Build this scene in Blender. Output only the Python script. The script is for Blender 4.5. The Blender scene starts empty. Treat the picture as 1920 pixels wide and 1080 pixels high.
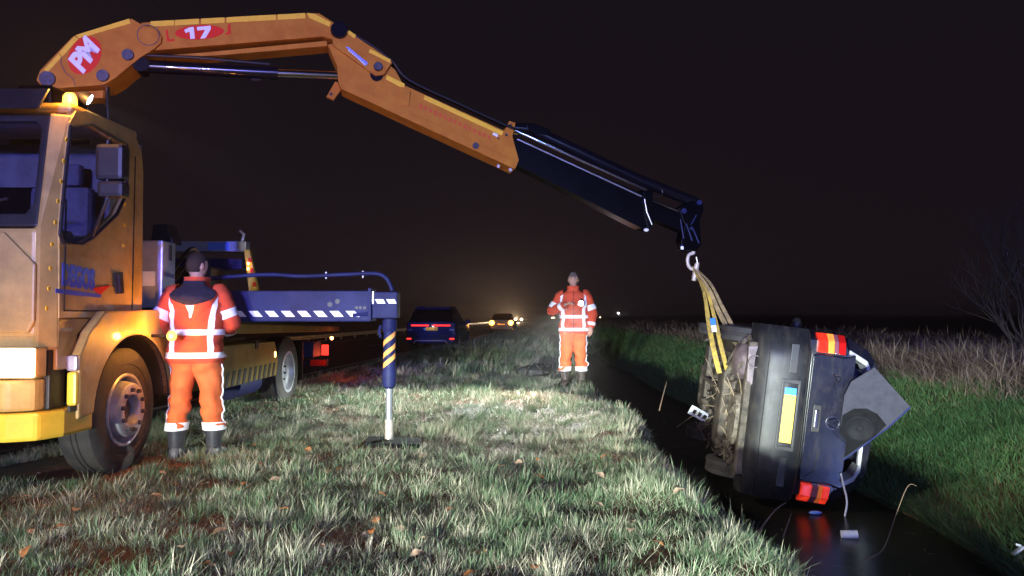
import bpy, bmesh, math, random
import numpy as np
from mathutils import Vector, Matrix, Euler, noise
from mathutils.geometry import tessellate_polygon

random.seed(7); rng = np.random.default_rng(11)
scene = bpy.context.scene
C = scene.collection
R = math.radians

# ------------------------------------------------------------------ camera
F = 1400.0                       # focal length in photo pixels (1920 wide)
CAMZ = 1.25
PITCH = math.atan((588 - 540) / F)
cam_d = bpy.data.cameras.new('camera'); cam = bpy.data.objects.new('camera', cam_d); C.objects.link(cam)
cam_d.sensor_width = 36; cam_d.lens = 36 * F / 1920; cam_d.clip_end = 5000; cam_d.clip_start = .05
cam.location = (0, 0, CAMZ); cam.rotation_euler = (R(90) + PITCH, 0, 0)
scene.camera = cam

# ------------------------------------------------------------------ night sky
w = bpy.data.worlds.new('World'); scene.world = w; w.use_nodes = True
nt = w.node_tree; nt.nodes.clear()
wo = nt.nodes.new('ShaderNodeOutputWorld'); bg = nt.nodes.new('ShaderNodeBackground')
tc = nt.nodes.new('ShaderNodeTexCoord'); sx = nt.nodes.new('ShaderNodeSeparateXYZ'); rp = nt.nodes.new('ShaderNodeValToRGB')
nt.links.new(tc.outputs['Generated'], sx.inputs[0]); nt.links.new(sx.outputs['Z'], rp.inputs[0])
nt.links.new(rp.outputs[0], bg.inputs['Color']); nt.links.new(bg.outputs[0], wo.inputs[0])
e = rp.color_ramp.elements                    # faint light pollution that thins out upwards
e[0].position = 0; e[0].color = (.0098, .0062, .0084, 1)
e[1].position = .35; e[1].color = (.0078, .0054, .0080, 1)
bg.inputs['Strength'].default_value = 1.0

# ------------------------------------------------------------------ lights outside the frame
def lamp(name, kind, loc, col, power, radius=.1, target=None, size=60, blend=.5):
    d = bpy.data.lights.new(name, kind); o = bpy.data.objects.new(name, d); C.objects.link(o)
    d.energy = power; d.color = col; d.shadow_soft_size = radius
    o.location = loc
    if kind == 'SPOT':
        d.spot_size = R(size); d.spot_blend = blend
        o.rotation_euler = (Vector(target) - Vector(loc)).to_track_quat('-Z', 'Y').to_euler()
    return o
def dipped(o, stops, lo=-.2, hi=.2):
    """beam pattern of a dipped headlamp: strength against the sine of the elevation above the lamp"""
    t = o.data; t.use_nodes = True; t = t.node_tree; N = t.nodes.new; L = t.links.new
    em = [n for n in t.nodes if n.type == 'EMISSION'][0]; g = N('ShaderNodeNewGeometry'); s_ = N('ShaderNodeSeparateXYZ'); m = N('ShaderNodeMapRange'); r = N('ShaderNodeValToRGB')
    L(g.outputs['Incoming'], s_.inputs[0]); L(s_.outputs['Z'], m.inputs['Value'])
    m.inputs['From Min'].default_value = lo; m.inputs['From Max'].default_value = hi
    el = r.color_ramp.elements
    while len(el) < len(stops): el.new(.5)
    for q, (p, k) in zip(el, stops): q.position = (p - lo) / (hi - lo); q.color = (k, k, k, 1)
    L(m.outputs[0], r.inputs[0]); L(r.outputs[0], em.inputs['Strength'])
# headlights of the emergency vehicle standing behind the photographer, on the left
for hx in (-4.2, -2.8):
    dipped(lamp('flood_headlamp', 'SPOT', (hx, -10.0, .72), (.89, 1.0, .92), 27000, .08, (hx + 5.7, 9, .20), 37, 1.0), [(-.2, .3), (-.056, .50), (-.041, .95), (.0, 1), (.022, .34), (.05, .30), (.11, .06)])
# its scene light up on the roof
lamp('roof_scene_light', 'SPOT', (-3.0, -9.0, 2.9), (1.0, .88, .80), 2300, .18, (-1.6, 7, 3.4), 50, 1.0)
# its blue beacons
dipped(lamp('blue_beacon', 'POINT', (-2.2, -7.6, 2.6), (.17, .17, 1.0), 9500, .12), [(-.2, .06), (-.16, .12), (-.09, 1), (.1, 1), (.2, .6)])
lamp('blue_beacon', 'POINT', (4.6, -4.5, 2.4), (.26, .36, 1.0), 1500, .12)

vs = scene.view_settings
vs.view_transform = 'Standard'; vs.look = 'None'; vs.exposure = 0; vs.gamma = 1; vs.use_curve_mapping = False
scene.cycles.max_bounces = 6; scene.cycles.diffuse_bounces = 2; scene.cycles.glossy_bounces = 3; scene.cycles.transmission_bounces = 4
scene.cycles.sample_clamp_indirect = 4
scene.cycles.use_denoising = True

# ------------------------------------------------------------------ picking points of the place
cp, sp_ = math.cos(PITCH), math.sin(PITCH)
def ray(px, py):
    a = (px - 960) / F; b = (540 - py) / F
    return Vector((a, cp - b * sp_, sp_ + b * cp))
CAM = Vector((0, 0, CAMZ))
def at(px, py, Y):
    d = ray(px, py); return CAM + d * (Y / d.y)
def atX(px, py, X):
    d = ray(px, py); return CAM + d * (X / d.x)

# ------------------------------------------------------------------ materials
MATS = {}
def mat(name, col, rough=.5, metal=0., var=.0, var_scale=6., col2=None, bump=0., bump_scale=40., emit=None, estr=0., coat=0., trans=0., ior=1.45, spec=.5, rough_var=0., alpha=1.):
    m = bpy.data.materials.new(name); m.use_nodes = True
    t = m.node_tree; b = t.nodes['Principled BSDF']; N = t.nodes.new; L = t.links.new
    b.inputs['Base Color'].default_value = (*col, 1); b.inputs['Roughness'].default_value = rough
    b.inputs['Metallic'].default_value = metal; b.inputs['Specular IOR Level'].default_value = spec
    b.inputs['Coat Weight'].default_value = coat; b.inputs['Transmission Weight'].default_value = trans; b.inputs['IOR'].default_value = ior
    b.inputs['Alpha'].default_value = alpha
    co = N('ShaderNodeTexCoord')
    if var > 0 or col2 is not None:
        n = N('ShaderNodeTexNoise'); n.inputs['Scale'].default_value = var_scale; n.inputs['Detail'].default_value = 7; n.inputs['Roughness'].default_value = .65
        L(co.outputs['Object'], n.inputs['Vector'])
        r = N('ShaderNodeValToRGB'); c2 = col2 or tuple(x * (1 - var) for x in col)
        r.color_ramp.elements[0].color = (*c2, 1); r.color_ramp.elements[1].color = (*col, 1)
        r.color_ramp.elements[0].position = .36; r.color_ramp.elements[1].position = .62
        L(n.outputs['Fac'], r.inputs[0]); L(r.outputs[0], b.inputs['Base Color'])
        if rough_var:
            mr = N('ShaderNodeMapRange'); mr.inputs['To Min'].default_value = rough + rough_var; mr.inputs['To Max'].default_value = rough
            L(n.outputs['Fac'], mr.inputs['Value']); L(mr.outputs[0], b.inputs['Roughness'])
    if bump:
        n2 = N('ShaderNodeTexNoise'); n2.inputs['Scale'].default_value = bump_scale; n2.inputs['Detail'].default_value = 5
        bp_ = N('ShaderNodeBump'); bp_.inputs['Strength'].default_value = bump; bp_.inputs['Distance'].default_value = .02
        L(co.outputs['Object'], n2.inputs['Vector']); L(n2.outputs['Fac'], bp_.inputs['Height']); L(bp_.outputs[0], b.inputs['Normal'])
    if emit is not None:
        b.inputs['Emission Color'].default_value = (*emit, 1); b.inputs['Emission Strength'].default_value = estr
    MATS[name] = m; return m

mat('truck_yellow', (.52, .345, .10), .34, var=.35, var_scale=4, coat=.35, rough_var=.25, bump=.01, bump_scale=4)
mat('bumper_yellow', (.80, .55, .05), .35, var=.2, var_scale=4, coat=.2)
mat('crane_orange', (.57, .225, .02), .55, spec=.25, col2=(.46, .155, .014), var_scale=5, rough_var=.2, bump=.02, bump_scale=9)
mat('tape_yellow', (1.0, .62, .05), .5, spec=.15, var=.12, var_scale=20)
mat('tape_orange', (.95, .42, .10), .5, spec=.15)
mat('rod_pale', (.50, .53, .57), .24, .6, var=.25, var_scale=20)
mat('twig_brown', (.24, .16, .10), .8, var=.4, var_scale=20)
mat('tape_white', (.95, .95, .95), .4)
mat('decal_red', (.75, .035, .012), .4, spec=.2)
mat('decal_red_faded', (.62, .10, .03), .5, spec=.2)
mat('decal_white', (.9, .9, .92), .4)
mat('decal_blue', (.05, .10, .55), .4)
mat('label_blue', (.25, .32, .75), .4)
mat('black_plastic', (.018, .018, .02), .45, var=.4, var_scale=8)
mat('dark_plastic', (.022, .02, .022), .55, var=.4, var_scale=6)
mat('pin_steel', (.10, .09, .10), .5, .6, var=.5, var_scale=30)
mat('chrome', (.85, .86, .9), .10, 1.)
mat('brushed_steel', (.55, .55, .56), .34, 1., var=.3, var_scale=14, rough_var=.2)
mat('rim_steel', (.56, .56, .60), .38, .55, var=.35, var_scale=9, rough_var=.2)
mat('cylinder_black', (.006, .006, .010), .22, var=.4, var_scale=10, coat=.3)
mat('extension_black', (.0016, .0016, .0034), .34, spec=.14, var=.5, var_scale=5)
mat('hose', (.012, .012, .014), .4)
mat('rubber', (.030, .028, .028), .75, var=.4, var_scale=7, col2=(.055, .048, .042), bump=.12, bump_scale=60)
mat('frame_blue_lit', (.016, .022, .10), .5, spec=.3, var=.4, var_scale=3.5, rough_var=.2, bump=.03, bump_scale=12)  # grey steel with the blue beacon light put into its base colour
mat('box_steel', (.50, .50, .54), .35, .35, var=.25, var_scale=4)
mat('dark_glass', (.006, .006, .008), .05, spec=.6)
mat('interior', (.16, .16, .20), .8, var=.3)
mat('seat_cloth', (.14, .14, .22), .9, var=.3, var_scale=20)
mat('cab_lining', (.20, .20, .24), .8, var=.3)
mat('light_trim', (.55, .56, .58), .6, var=.3, var_scale=10)
mat('headlight_glow', (1, .9, .7), .3, emit=(1, .74, .40), estr=6)
mat('amber_glow', (1, .45, .05), .3, emit=(1, .50, .07), estr=3.4)
mat('amber_lens', (.8, .25, .02), .2, emit=(1, .30, .02), estr=1.2)
mat('marker_glow', (1, .5, .2), .3, emit=(1, .42, .12), estr=14)
mat('red_glow', (.7, .02, .01), .2, emit=(1, .03, .02), estr=2.6)
mat('red_lens', (.45, .008, .008), .12, coat=.5)
mat('red_lens_lit', (.7, .02, .01), .15, emit=(1, .045, .015), estr=.85, coat=.4)
mat('orange_lens_lit', (.8, .3, .05), .15, emit=(1, .38, .06), estr=2.6)
mat('clear_lens', (.22, .07, .10), .15, coat=.4)
mat('locker_yellow', (.27, .18, .03), .4, var=.45, var_scale=3)
mat('torch_glow', (1, 1, 1), .3, emit=(.86, .92, 1), estr=60)
mat('far_headlight', (1, .9, .8), .3, emit=(1, .72, .40), estr=20)
mat('hazard_glow', (1, .6, .2), .3, emit=(1, .50, .13), estr=3.4)
mat('plate_yellow', (.85, .55, .07), .45, var=.08)
mat('plate_blue', (.03, .22, .75), .4)
mat('car_paint', (.0040, .0048, .014), .15, var=.3, var_scale=3.5, col2=(.008, .0088, .017), coat=.6, rough_var=.16, bump=.01, bump_scale=5)
mat('car_bumper', (.0055, .006, .010), .36, spec=.4, var=.45, var_scale=6, col2=(.016, .0155, .015), rough_var=.25, bump=.04, bump_scale=14)
mat('underbody', (.105, .085, .062), .75, var=.6, var_scale=9, col2=(.022, .018, .014), bump=.6, bump_scale=24)
mat('underbody_pale', (.175, .15, .115), .7, var=.5, var_scale=12, col2=(.045, .037, .028), bump=.4, bump_scale=30)
mat('shield_steel', (.17, .13, .14), .5, .3, var=.4, var_scale=8, col2=(.07, .055, .055), bump=.15, bump_scale=20)
mat('suv_blue', (.010, .026, .17), .22, coat=.6, var=.15)
mat('sedan_dark', (.02, .018, .018), .3, coat=.4)
mat('shelf_felt', (.040, .040, .056), .95, var=.25, var_scale=18, bump=.4, bump_scale=140)
mat('shelf_black', (.010, .010, .012), .9, spec=.1, var=.4, var_scale=12)
mat('cloth_orange', (.66, .085, .035), .82, var=.22, var_scale=9, bump=.12, bump_scale=60)
mat('trouser_orange', (.76, .15, .04), .82, var=.22, var_scale=8, bump=.12, bump_scale=60)
mat('navy_cloth', (.016, .016, .040), .85, var=.4, var_scale=14, bump=.3, bump_scale=40)
mat('boot_rubber', (.05, .05, .058), .45, var=.3, var_scale=14)
mat('boot_brown', (.075, .055, .045), .6, var=.3, var_scale=14)
mat('skin', (.52, .30, .22), .55, var=.15, var_scale=14)
mat('hair', (.022, .016, .016), .7, var=.5, var_scale=60, bump=.5, bump_scale=120)
mat('hair_grey', (.16, .13, .12), .7, var=.5, var_scale=60)
mat('eye_dark', (.02, .015, .012), .3)
mat('lip', (.34, .14, .11), .5)
mat('sling_yellow', (.55, .38, .06), .8, var=.5, var_scale=14, col2=(.24, .17, .06), bump=.5, bump_scale=110)
mat('sling_worn', (.40, .29, .12), .85, var=.5, var_scale=12, col2=(.16, .12, .07), bump=.5, bump_scale=110)
mat('hook_steel', (.62, .54, .46), .5, .2, var=.35, var_scale=18)
mat('pad_black', (.014, .014, .018), .8, spec=.2, var=.5, var_scale=9, bump=.2, bump_scale=30)
mat('asphalt', (.042, .040, .042), .6, var=.3, var_scale=2.0, bump=.25, bump_scale=120)
mat('road_paint', (.62, .62, .60), .6, var=.3, var_scale=5)
mat('galvanised', (.86, .86, .84), .36, .85, var=.3, var_scale=4)
mat('bark', (.035, .026, .024), .9, var=.4, var_scale=14)
mat('straw', (.36, .27, .17), .8, var=.3, var_scale=10)
mat('leaf_brown', (.42, .16, .06), .7, var=.4, var_scale=25)
mat('leaf_pale', (.58, .40, .28), .7, var=.4, var_scale=25)
mat('debris_white', (.75, .77, .80), .4, var=.2)
mat('debris_blue', (.12, .25, .7), .35)
mat('bag_black', (.014, .013, .015), .6, var=.4, var_scale=9, bump=.4, bump_scale=14)

def attr_material(name, stops, rough=.6, spec=.3, transl=.0):
    m = bpy.data.materials.new(name); m.use_nodes = True; t = m.node_tree; b = t.nodes['Principled BSDF']
    a = t.nodes.new('ShaderNodeAttribute'); a.attribute_name = 'tint'
    r = t.nodes.new('ShaderNodeValToRGB'); t.links.new(a.outputs['Fac'], r.inputs[0]); t.links.new(r.outputs[0], b.inputs['Base Color'])
    el = r.color_ramp.elements
    while len(el) < len(stops): el.new(.5)
    for q, (p, c) in zip(el, stops): q.position = p; q.color = (*c, 1)
    b.inputs['Roughness'].default_value = rough; b.inputs['Specular IOR Level'].default_value = spec
    MATS[name] = m; return m
attr_material('verge_blade', [(0, (.055, .115, .045)), (.3, (.125, .205, .105)), (.52, (.22, .26, .16)), (.74, (.38, .35, .25)), (1, (.54, .47, .36))])
attr_material('bank_blade', [(0, (.020, .060, .020)), (.45, (.040, .100, .032)), (.8, (.075, .115, .035)), (1, (.16, .12, .06))])
attr_material('reed_blade', [(0, (.06, .042, .03)), (.5, (.115, .08, .06)), (1, (.18, .135, .10))])

def ground_material():
    m = bpy.data.materials.new('soil'); m.use_nodes = True; t = m.node_tree; b = t.nodes['Principled BSDF']; N = t.nodes.new; L = t.links.new
    co = N('ShaderNodeTexCoord'); n1 = N('ShaderNodeTexNoise'); n1.inputs['Scale'].default_value = .9; n1.inputs['Detail'].default_value = 6
    n2 = N('ShaderNodeTexNoise'); n2.inputs['Scale'].default_value = 14; n2.inputs['Detail'].default_value = 8
    for n in (n1, n2): L(co.outputs['Object'], n.inputs['Vector'])
    r1 = N('ShaderNodeValToRGB'); r1.color_ramp.elements[0].color = (.040, .026, .014, 1); r1.color_ramp.elements[1].color = (.145, .042, .016, 1)
    r1.color_ramp.elements[0].position = .38; r1.color_ramp.elements[1].position = .58
    r2 = N('ShaderNodeValToRGB'); r2.color_ramp.elements[0].color = (.3, .3, .3, 1); r2.color_ramp.elements[1].color = (1.5, 1.4, 1.3, 1)
    mx = N('ShaderNodeMixRGB'); mx.blend_type = 'MULTIPLY'; mx.inputs[0].default_value = 1
    L(n1.outputs[0], r1.inputs[0]); L(n2.outputs[0], r2.inputs[0]); L(r1.outputs[0], mx.inputs[1]); L(r2.outputs[0], mx.inputs[2]); L(mx.outputs[0], b.inputs['Base Color'])
    b.inputs['Roughness'].default_value = .9
    bp_ = N('ShaderNodeBump'); bp_.inputs['Strength'].default_value = .6; bp_.inputs['Distance'].default_value = .03
    L(n2.outputs[0], bp_.inputs['Height']); L(bp_.outputs[0], b.inputs['Normal']); MATS['soil'] = m
ground_material()
def water_material():
    m = bpy.data.materials.new('ditch_water'); m.use_nodes = True; t = m.node_tree; b = t.nodes['Principled BSDF']; N = t.nodes.new; L = t.links.new
    b.inputs['Base Color'].default_value = (.010, .009, .007, 1); b.inputs['Roughness'].default_value = .27; b.inputs['IOR'].default_value = 1.33
    co = N('ShaderNodeTexCoord'); n = N('ShaderNodeTexNoise'); n.inputs['Scale'].default_value = 3; n.inputs['Detail'].default_value = 2
    bp_ = N('ShaderNodeBump'); bp_.inputs['Strength'].default_value = .10; bp_.inputs['Distance'].default_value = .05
    L(co.outputs['Object'], n.inputs['Vector']); L(n.outputs[0], bp_.inputs['Height']); L(bp_.outputs[0], b.inputs['Normal']); MATS['ditch_water'] = m
water_material()
def pane_material():
    m = bpy.data.materials.new('glass'); m.use_nodes = True; t = m.node_tree; N = t.nodes.new; L = t.links.new
    t.nodes.remove(t.nodes['Principled BSDF']); tr = N('ShaderNodeBsdfTransparent'); tr.inputs[0].default_value = (.85, .86, .88, 1); gl = N('ShaderNodeBsdfGlossy'); gl.inputs['Roughness'].default_value = .04
    lw = N('ShaderNodeLayerWeight'); lw.inputs[0].default_value = .5; pw = N('ShaderNodeMath'); pw.operation = 'POWER'; pw.inputs[1].default_value = 3.5; mp = N('ShaderNodeMapRange'); mp.inputs['To Min'].default_value = .05; mp.inputs['To Max'].default_value = .7; L(lw.outputs['Facing'], pw.inputs[0]); L(pw.outputs[0], mp.inputs['Value']); mx = N('ShaderNodeMixShader'); L(mp.outputs[0], mx.inputs[0]); L(tr.outputs[0], mx.inputs[1]); L(gl.outputs[0], mx.inputs[2])
    L(mx.outputs[0], t.nodes['Material Output'].inputs[0]); MATS['glass'] = m
pane_material()

def muddy(name, amount):
    m = MATS[name]; t = m.node_tree; N = t.nodes.new; L = t.links.new; b = t.nodes['Principled BSDF']
    co = N('ShaderNodeTexCoord'); mp = N('ShaderNodeMapping'); mp.inputs['Scale'].default_value = (1, 1, 3.2); n = N('ShaderNodeTexNoise'); n.inputs['Scale'].default_value = 4.5; n.inputs['Detail'].default_value = 9; n.inputs['Roughness'].default_value = .72
    r = N('ShaderNodeValToRGB'); r.color_ramp.elements[0].position = .50; r.color_ramp.elements[1].position = .78; r.color_ramp.elements[1].color = (amount, amount, amount, 1)
    mx = N('ShaderNodeMixRGB'); mx.inputs[2].default_value = (.055, .046, .036, 1); src = b.inputs['Base Color'].links[0].from_socket
    L(co.outputs['Object'], mp.inputs[0]); L(mp.outputs[0], n.inputs['Vector']); L(n.outputs[0], r.inputs[0]); L(r.outputs[0], mx.inputs[0]); L(src, mx.inputs[1]); L(mx.outputs[0], b.inputs['Base Color'])
muddy('car_paint', .55); muddy('car_bumper', .75)
def ribbed(name, hot, k):
    m = MATS[name]; t = m.node_tree; N = t.nodes.new; L = t.links.new; b = t.nodes['Principled BSDF']; co = N('ShaderNodeTexCoord')
    wv = N('ShaderNodeTexWave'); wv.inputs['Scale'].default_value = 42; wv.bands_direction = 'X'; bu = N('ShaderNodeBump'); bu.inputs['Strength'].default_value = .5; bu.inputs['Distance'].default_value = .004
    L(co.outputs['Object'], wv.inputs['Vector']); L(wv.outputs['Fac'], bu.inputs['Height']); L(bu.outputs[0], b.inputs['Normal'])
    n = N('ShaderNodeTexNoise'); n.inputs['Scale'].default_value = 13; n.inputs['Detail'].default_value = 2; mr = N('ShaderNodeMapRange'); mr.inputs['From Min'].default_value = .35; mr.inputs['From Max'].default_value = .68; mr.inputs['To Min'].default_value = k * .25; mr.inputs['To Max'].default_value = k
    mu = N('ShaderNodeMath'); mu.operation = 'MULTIPLY'; m2 = N('ShaderNodeMapRange'); m2.inputs['To Min'].default_value = .65; m2.inputs['To Max'].default_value = 1.1
    L(co.outputs['Object'], n.inputs['Vector']); L(n.outputs[0], mr.inputs['Value']); L(wv.outputs['Fac'], m2.inputs['Value']); L(mr.outputs[0], mu.inputs[0]); L(m2.outputs[0], mu.inputs[1]); L(mu.outputs[0], b.inputs['Emission Strength'])
    b.inputs['Emission Color'].default_value = (*hot, 1)
ribbed('red_lens_lit', (1, .05, .02), 1.1); ribbed('orange_lens_lit', (1, .20, .03), 1.9)

# ------------------------------------------------------------------ mesh helpers
def V(*a): return Vector(a)
def frame(d):
    d = Vector(d).normalized(); u = d.cross(V(0, 0, 1))
    if u.length < 1e-3: u = V(1, 0, 0)
    u.normalize(); return d, u, u.cross(d)
class MB:
    def __init__(s): s.v = []; s.f = []
    def add(s, vs_, fs):
        k = len(s.v); s.v += [Vector(p) for p in vs_]; s.f += [tuple(i + k for i in q) for q in fs]; return s
    def box(s, c, d, rot=None):
        c = Vector(c); M = rot.to_matrix() if rot else Matrix.Identity(3)
        p = [c + M @ V(x * d[0] / 2, y * d[1] / 2, z * d[2] / 2) for x in (-1, 1) for y in (-1, 1) for z in (-1, 1)]
        return s.add(p, [(0, 1, 3, 2), (4, 6, 7, 5), (0, 4, 5, 1), (2, 3, 7, 6), (0, 2, 6, 4), (1, 5, 7, 3)])
    def prism(s, poly, off, holes=()):
        off = Vector(off); loops = [[Vector(p) for p in poly]] + [[Vector(p) for p in h] for h in holes]
        flat = [p for l in loops for p in l]; n = len(flat)
        tr = tessellate_polygon(loops) if (len(loops) > 1 or len(poly) > 4) else ([(0, 1, 2, 3)] if len(poly) == 4 else [(0, 1, 2)])
        fs = [tuple(t) for t in tr] + [tuple(i + n for i in reversed(t)) for t in tr]
        k = 0
        for l in loops:
            m = len(l)
            for i in range(m):
                j = (i + 1) % m; fs.append((k + i, k + i + n, k + j + n, k + j))
            k += m
        return s.add(flat + [p + off for p in flat], fs)
    def loft(s, rings, cap=True, closed=True):
        n = len(rings[0]); vs_ = [p for r in rings for p in r]; fs = []
        for k in range(len(rings) - 1):
            for i in range(n if closed else n - 1):
                j = (i + 1) % n; fs.append((k * n + i, k * n + j, (k + 1) * n + j, (k + 1) * n + i))
        if cap and closed:
            fs.append(tuple(reversed(range(n)))); fs.append(tuple(range((len(rings) - 1) * n, len(rings) * n)))
        return s.add(vs_, fs)
    def cyl(s, a, b, r0, r1=None, n=16):
        a = Vector(a); b = Vector(b); r1 = r0 if r1 is None else r1; d, u, v = frame(b - a)
        ring = lambda c, r: [c + (u * math.cos(t) + v * math.sin(t)) * r for t in [2 * math.pi * i / n for i in range(n)]]
        return s.loft([ring(a, r0), ring(b, r1)])
    def tube(s, pts, r, n=8, flat=1.):
        pts = [Vector(p) for p in pts]; m = len(pts); rs = r if isinstance(r, (list, tuple)) else [r] * m
        rings = []; pu = None
        for i, p in enumerate(pts):
            d = (pts[min(i + 1, m - 1)] - pts[max(i - 1, 0)]).normalized()
            if pu is None: _, u, v = frame(d)
            else:
                u = pu - d * pu.dot(d); u.normalize(); v = u.cross(d)
            pu = u
            rings.append([p + (u * math.cos(t) + v * math.sin(t) * flat) * rs[i] for t in [2 * math.pi * k / n for k in range(n)]])
        return s.loft(rings)
    def lathe(s, prof, o, ax, n=32):
        o = Vector(o); d, u, v = frame(ax)
        rings = [[o + d * h + (u * math.cos(t) + v * math.sin(t)) * r for t in [2 * math.pi * k / n for k in range(n)]] for r, h in prof]
        return s.loft(rings, cap=False)
    def ell(s, c, r, n=14, m=10, rot=None, disp=None):
        c = Vector(c); M = rot.to_matrix() if rot else Matrix.Identity(3); rings = []
        for i in range(m + 1):
            a = math.pi * (.004 + .992 * i / m)
            ring = []
            for k in range(n):
                t = 2 * math.pi * k / n; p = V(math.sin(a) * math.cos(t) * r[0], math.sin(a) * math.sin(t) * r[1], -math.cos(a) * r[2])
                if disp: p = disp(p)
                ring.append(c + M @ p)
            rings.append(ring)
        return s.loft(rings)
    def build(s, name, m, parent=None, smooth=False, bevel=0., shift=True):
        o0 = ORG.get(parent.name, V(0, 0, 0)) if (parent and shift) else V(0, 0, 0)
        me = bpy.data.meshes.new(name); me.from_pydata([tuple(p - o0) for p in s.v], [], s.f)
        bm = bmesh.new(); bm.from_mesh(me); bmesh.ops.recalc_face_normals(bm, faces=bm.faces)
        if bevel:
            ed = [e_ for e_ in bm.edges if len(e_.link_faces) == 2 and e_.calc_face_angle(0) > R(28)]
            try: bmesh.ops.bevel(bm, geom=ed, offset=bevel, segments=2, affect='EDGES', profile=.6, clamp_overlap=True)
            except Exception: pass
        bm.to_mesh(me); bm.free()
        return finish(name, me, m, parent, smooth)
ORG = {}
def finish(name, me, m, parent=None, smooth=False):
    me.materials.append(MATS[m])
    if smooth is True:
        me.polygons.foreach_set('use_smooth', [True] * len(me.polygons))
        try: me.set_sharp_from_angle(angle=R(40))
        except Exception: pass
    o = bpy.data.objects.new(name, me); C.objects.link(o)
    if parent:
        o.parent = parent; ORG[o.name] = ORG.get(parent.name, V(0, 0, 0))
    return o
def tag(o, label=None, cat=None, group=None, kind=None):
    for k, x in (('label', label), ('category', cat), ('group', group), ('kind', kind)):
        if x: o[k] = x
    return o
def empty(name, loc=(0, 0, 0), parent=None, local=False):
    o = bpy.data.objects.new(name, None); C.objects.link(o); o.empty_display_size = .2
    if parent:
        o.parent = parent; ORG[o.name] = ORG.get(parent.name, V(0, 0, 0))
    else:
        o.location = loc; ORG[o.name] = V(0, 0, 0) if local else Vector(loc)
    return o
def text_obj(name, txt, size, origin, xax, yax, m, parent, depth=.004, bold=0., align='CENTER', squash=1.):
    cu = bpy.data.curves.new(name, 'FONT'); cu.body = txt; cu.size = size; cu.extrude = depth / 2; cu.align_x = align; cu.align_y = 'CENTER'; cu.offset = bold; cu.resolution_u = 4
    t = bpy.data.objects.new(name, cu); C.objects.link(t)
    dg = bpy.context.evaluated_depsgraph_get(); me = bpy.data.meshes.new_from_object(t.evaluated_get(dg)); bpy.data.objects.remove(t); bpy.data.curves.remove(cu)
    x = Vector(xax).normalized(); y = Vector(yax).normalized(); z = x.cross(y)
    o0 = ORG.get(parent.name, V(0, 0, 0)); o = Vector(origin) - o0
    for q in me.vertices:
        c = q.co.copy(); q.co = o + x * c.x * squash + y * c.y + z * c.z
    me.materials.clear()
    return finish(name, me, m, parent)
def lerp(a, b, t): return a + (b - a) * t
def spline(pts, n=8):
    pts = [Vector(p) for p in pts]; out = []
    for i in range(len(pts) - 1):
        p0 = pts[max(i - 1, 0)]; p1 = pts[i]; p2 = pts[i + 1]; p3 = pts[min(i + 2, len(pts) - 1)]
        for k in range(n):
            t = k / n
            out.append(.5 * ((2 * p1) + (p2 - p0) * t + (2 * p0 - 5 * p1 + 4 * p2 - p3) * t * t + (3 * p1 - p0 - 3 * p2 + p3) * t ** 3))
    out.append(pts[-1]); return out
# ------------------------------------------------------------------ the ground, the ditch, the road
WATER = -.56
def sstep(a, b, x):
    t = np.clip((x - a) / (b - a), 0, 1); return t * t * (3 - 2 * t)
def road_edge(Y): return -4.0 + .084 * (Y - 27.8)
def road_z(Y): return -.20 - .0025 * np.maximum(Y - 20, 0)
def wob(X, Y):
    return (np.sin(X * 1.7 + Y * .6) * np.sin(Y * 1.1 - X * .4) * .022 + np.sin(X * 3.9 + 1.3) * np.sin(Y * 3.1 + X) * .012 + np.sin(X * .5 + Y * .31) * .02)
def ground_z(X, Y):
    X = np.asarray(X, float); Y = np.asarray(Y, float)
    fall = -.0025 * np.maximum(Y - 20, 0)
    z = wob(X, Y) + .05 * sstep(7, 13, Y) + fall
    z = z + (.065 + .03 * np.sin(Y * 1.7) + .02 * np.sin(Y * 4.1)) * sstep(.35, 1.05, X) * (1 - sstep(9, 11, Y))     # lip added along the bank so that it shades the far slope
    e_ = road_edge(Y)
    z = lerp(z, road_z(Y) - .045, 1 - sstep(e_ + .25, e_ + 2.1, X))
    j = .10 * np.sin(Y * .9) + .06 * np.sin(Y * 2.3)              # wandering bank edge
    z = lerp(z, -.86 + wob(X, Y), sstep(1.14 + j, 1.95 + j, X))
    z2 = -.80 + 1.13 * np.clip((X - 3.1 - j * .6) / 2.5, 0, 1) ** .85 + wob(X * 1.3, Y * 1.2) * 1.2 + fall * .6
    z = np.where(X > 2.4, np.maximum(z, z2), z)
    return z
xs = np.unique(np.round(np.concatenate([np.linspace(-700, -60, 12), np.linspace(-60, -8, 22), np.linspace(-8, 8, 150), np.linspace(8, 40, 24), np.linspace(40, 700, 12)]), 4))
ys = np.unique(np.round(np.concatenate([np.linspace(-60, -2, 20), np.linspace(-2, 16, 150), np.linspace(16, 60, 90), np.linspace(60, 300, 60), np.linspace(300, 2000, 14)]), 4))
GX, GY = np.meshgrid(xs, ys); GZ = ground_z(GX, GY)
nx, ny = len(xs), len(ys)
me = bpy.data.meshes.new('ground')
idx = np.arange(nx * ny).reshape(ny, nx)
fq = np.stack([idx[:-1, :-1], idx[:-1, 1:], idx[1:, 1:], idx[1:, :-1]], -1).reshape(-1, 4)
me.from_pydata(np.stack([GX, GY, GZ], -1).reshape(-1, 3).tolist(), [], fq.tolist())
ground = finish('ground', me, 'soil', None, True); tag(ground, kind='structure')

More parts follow.
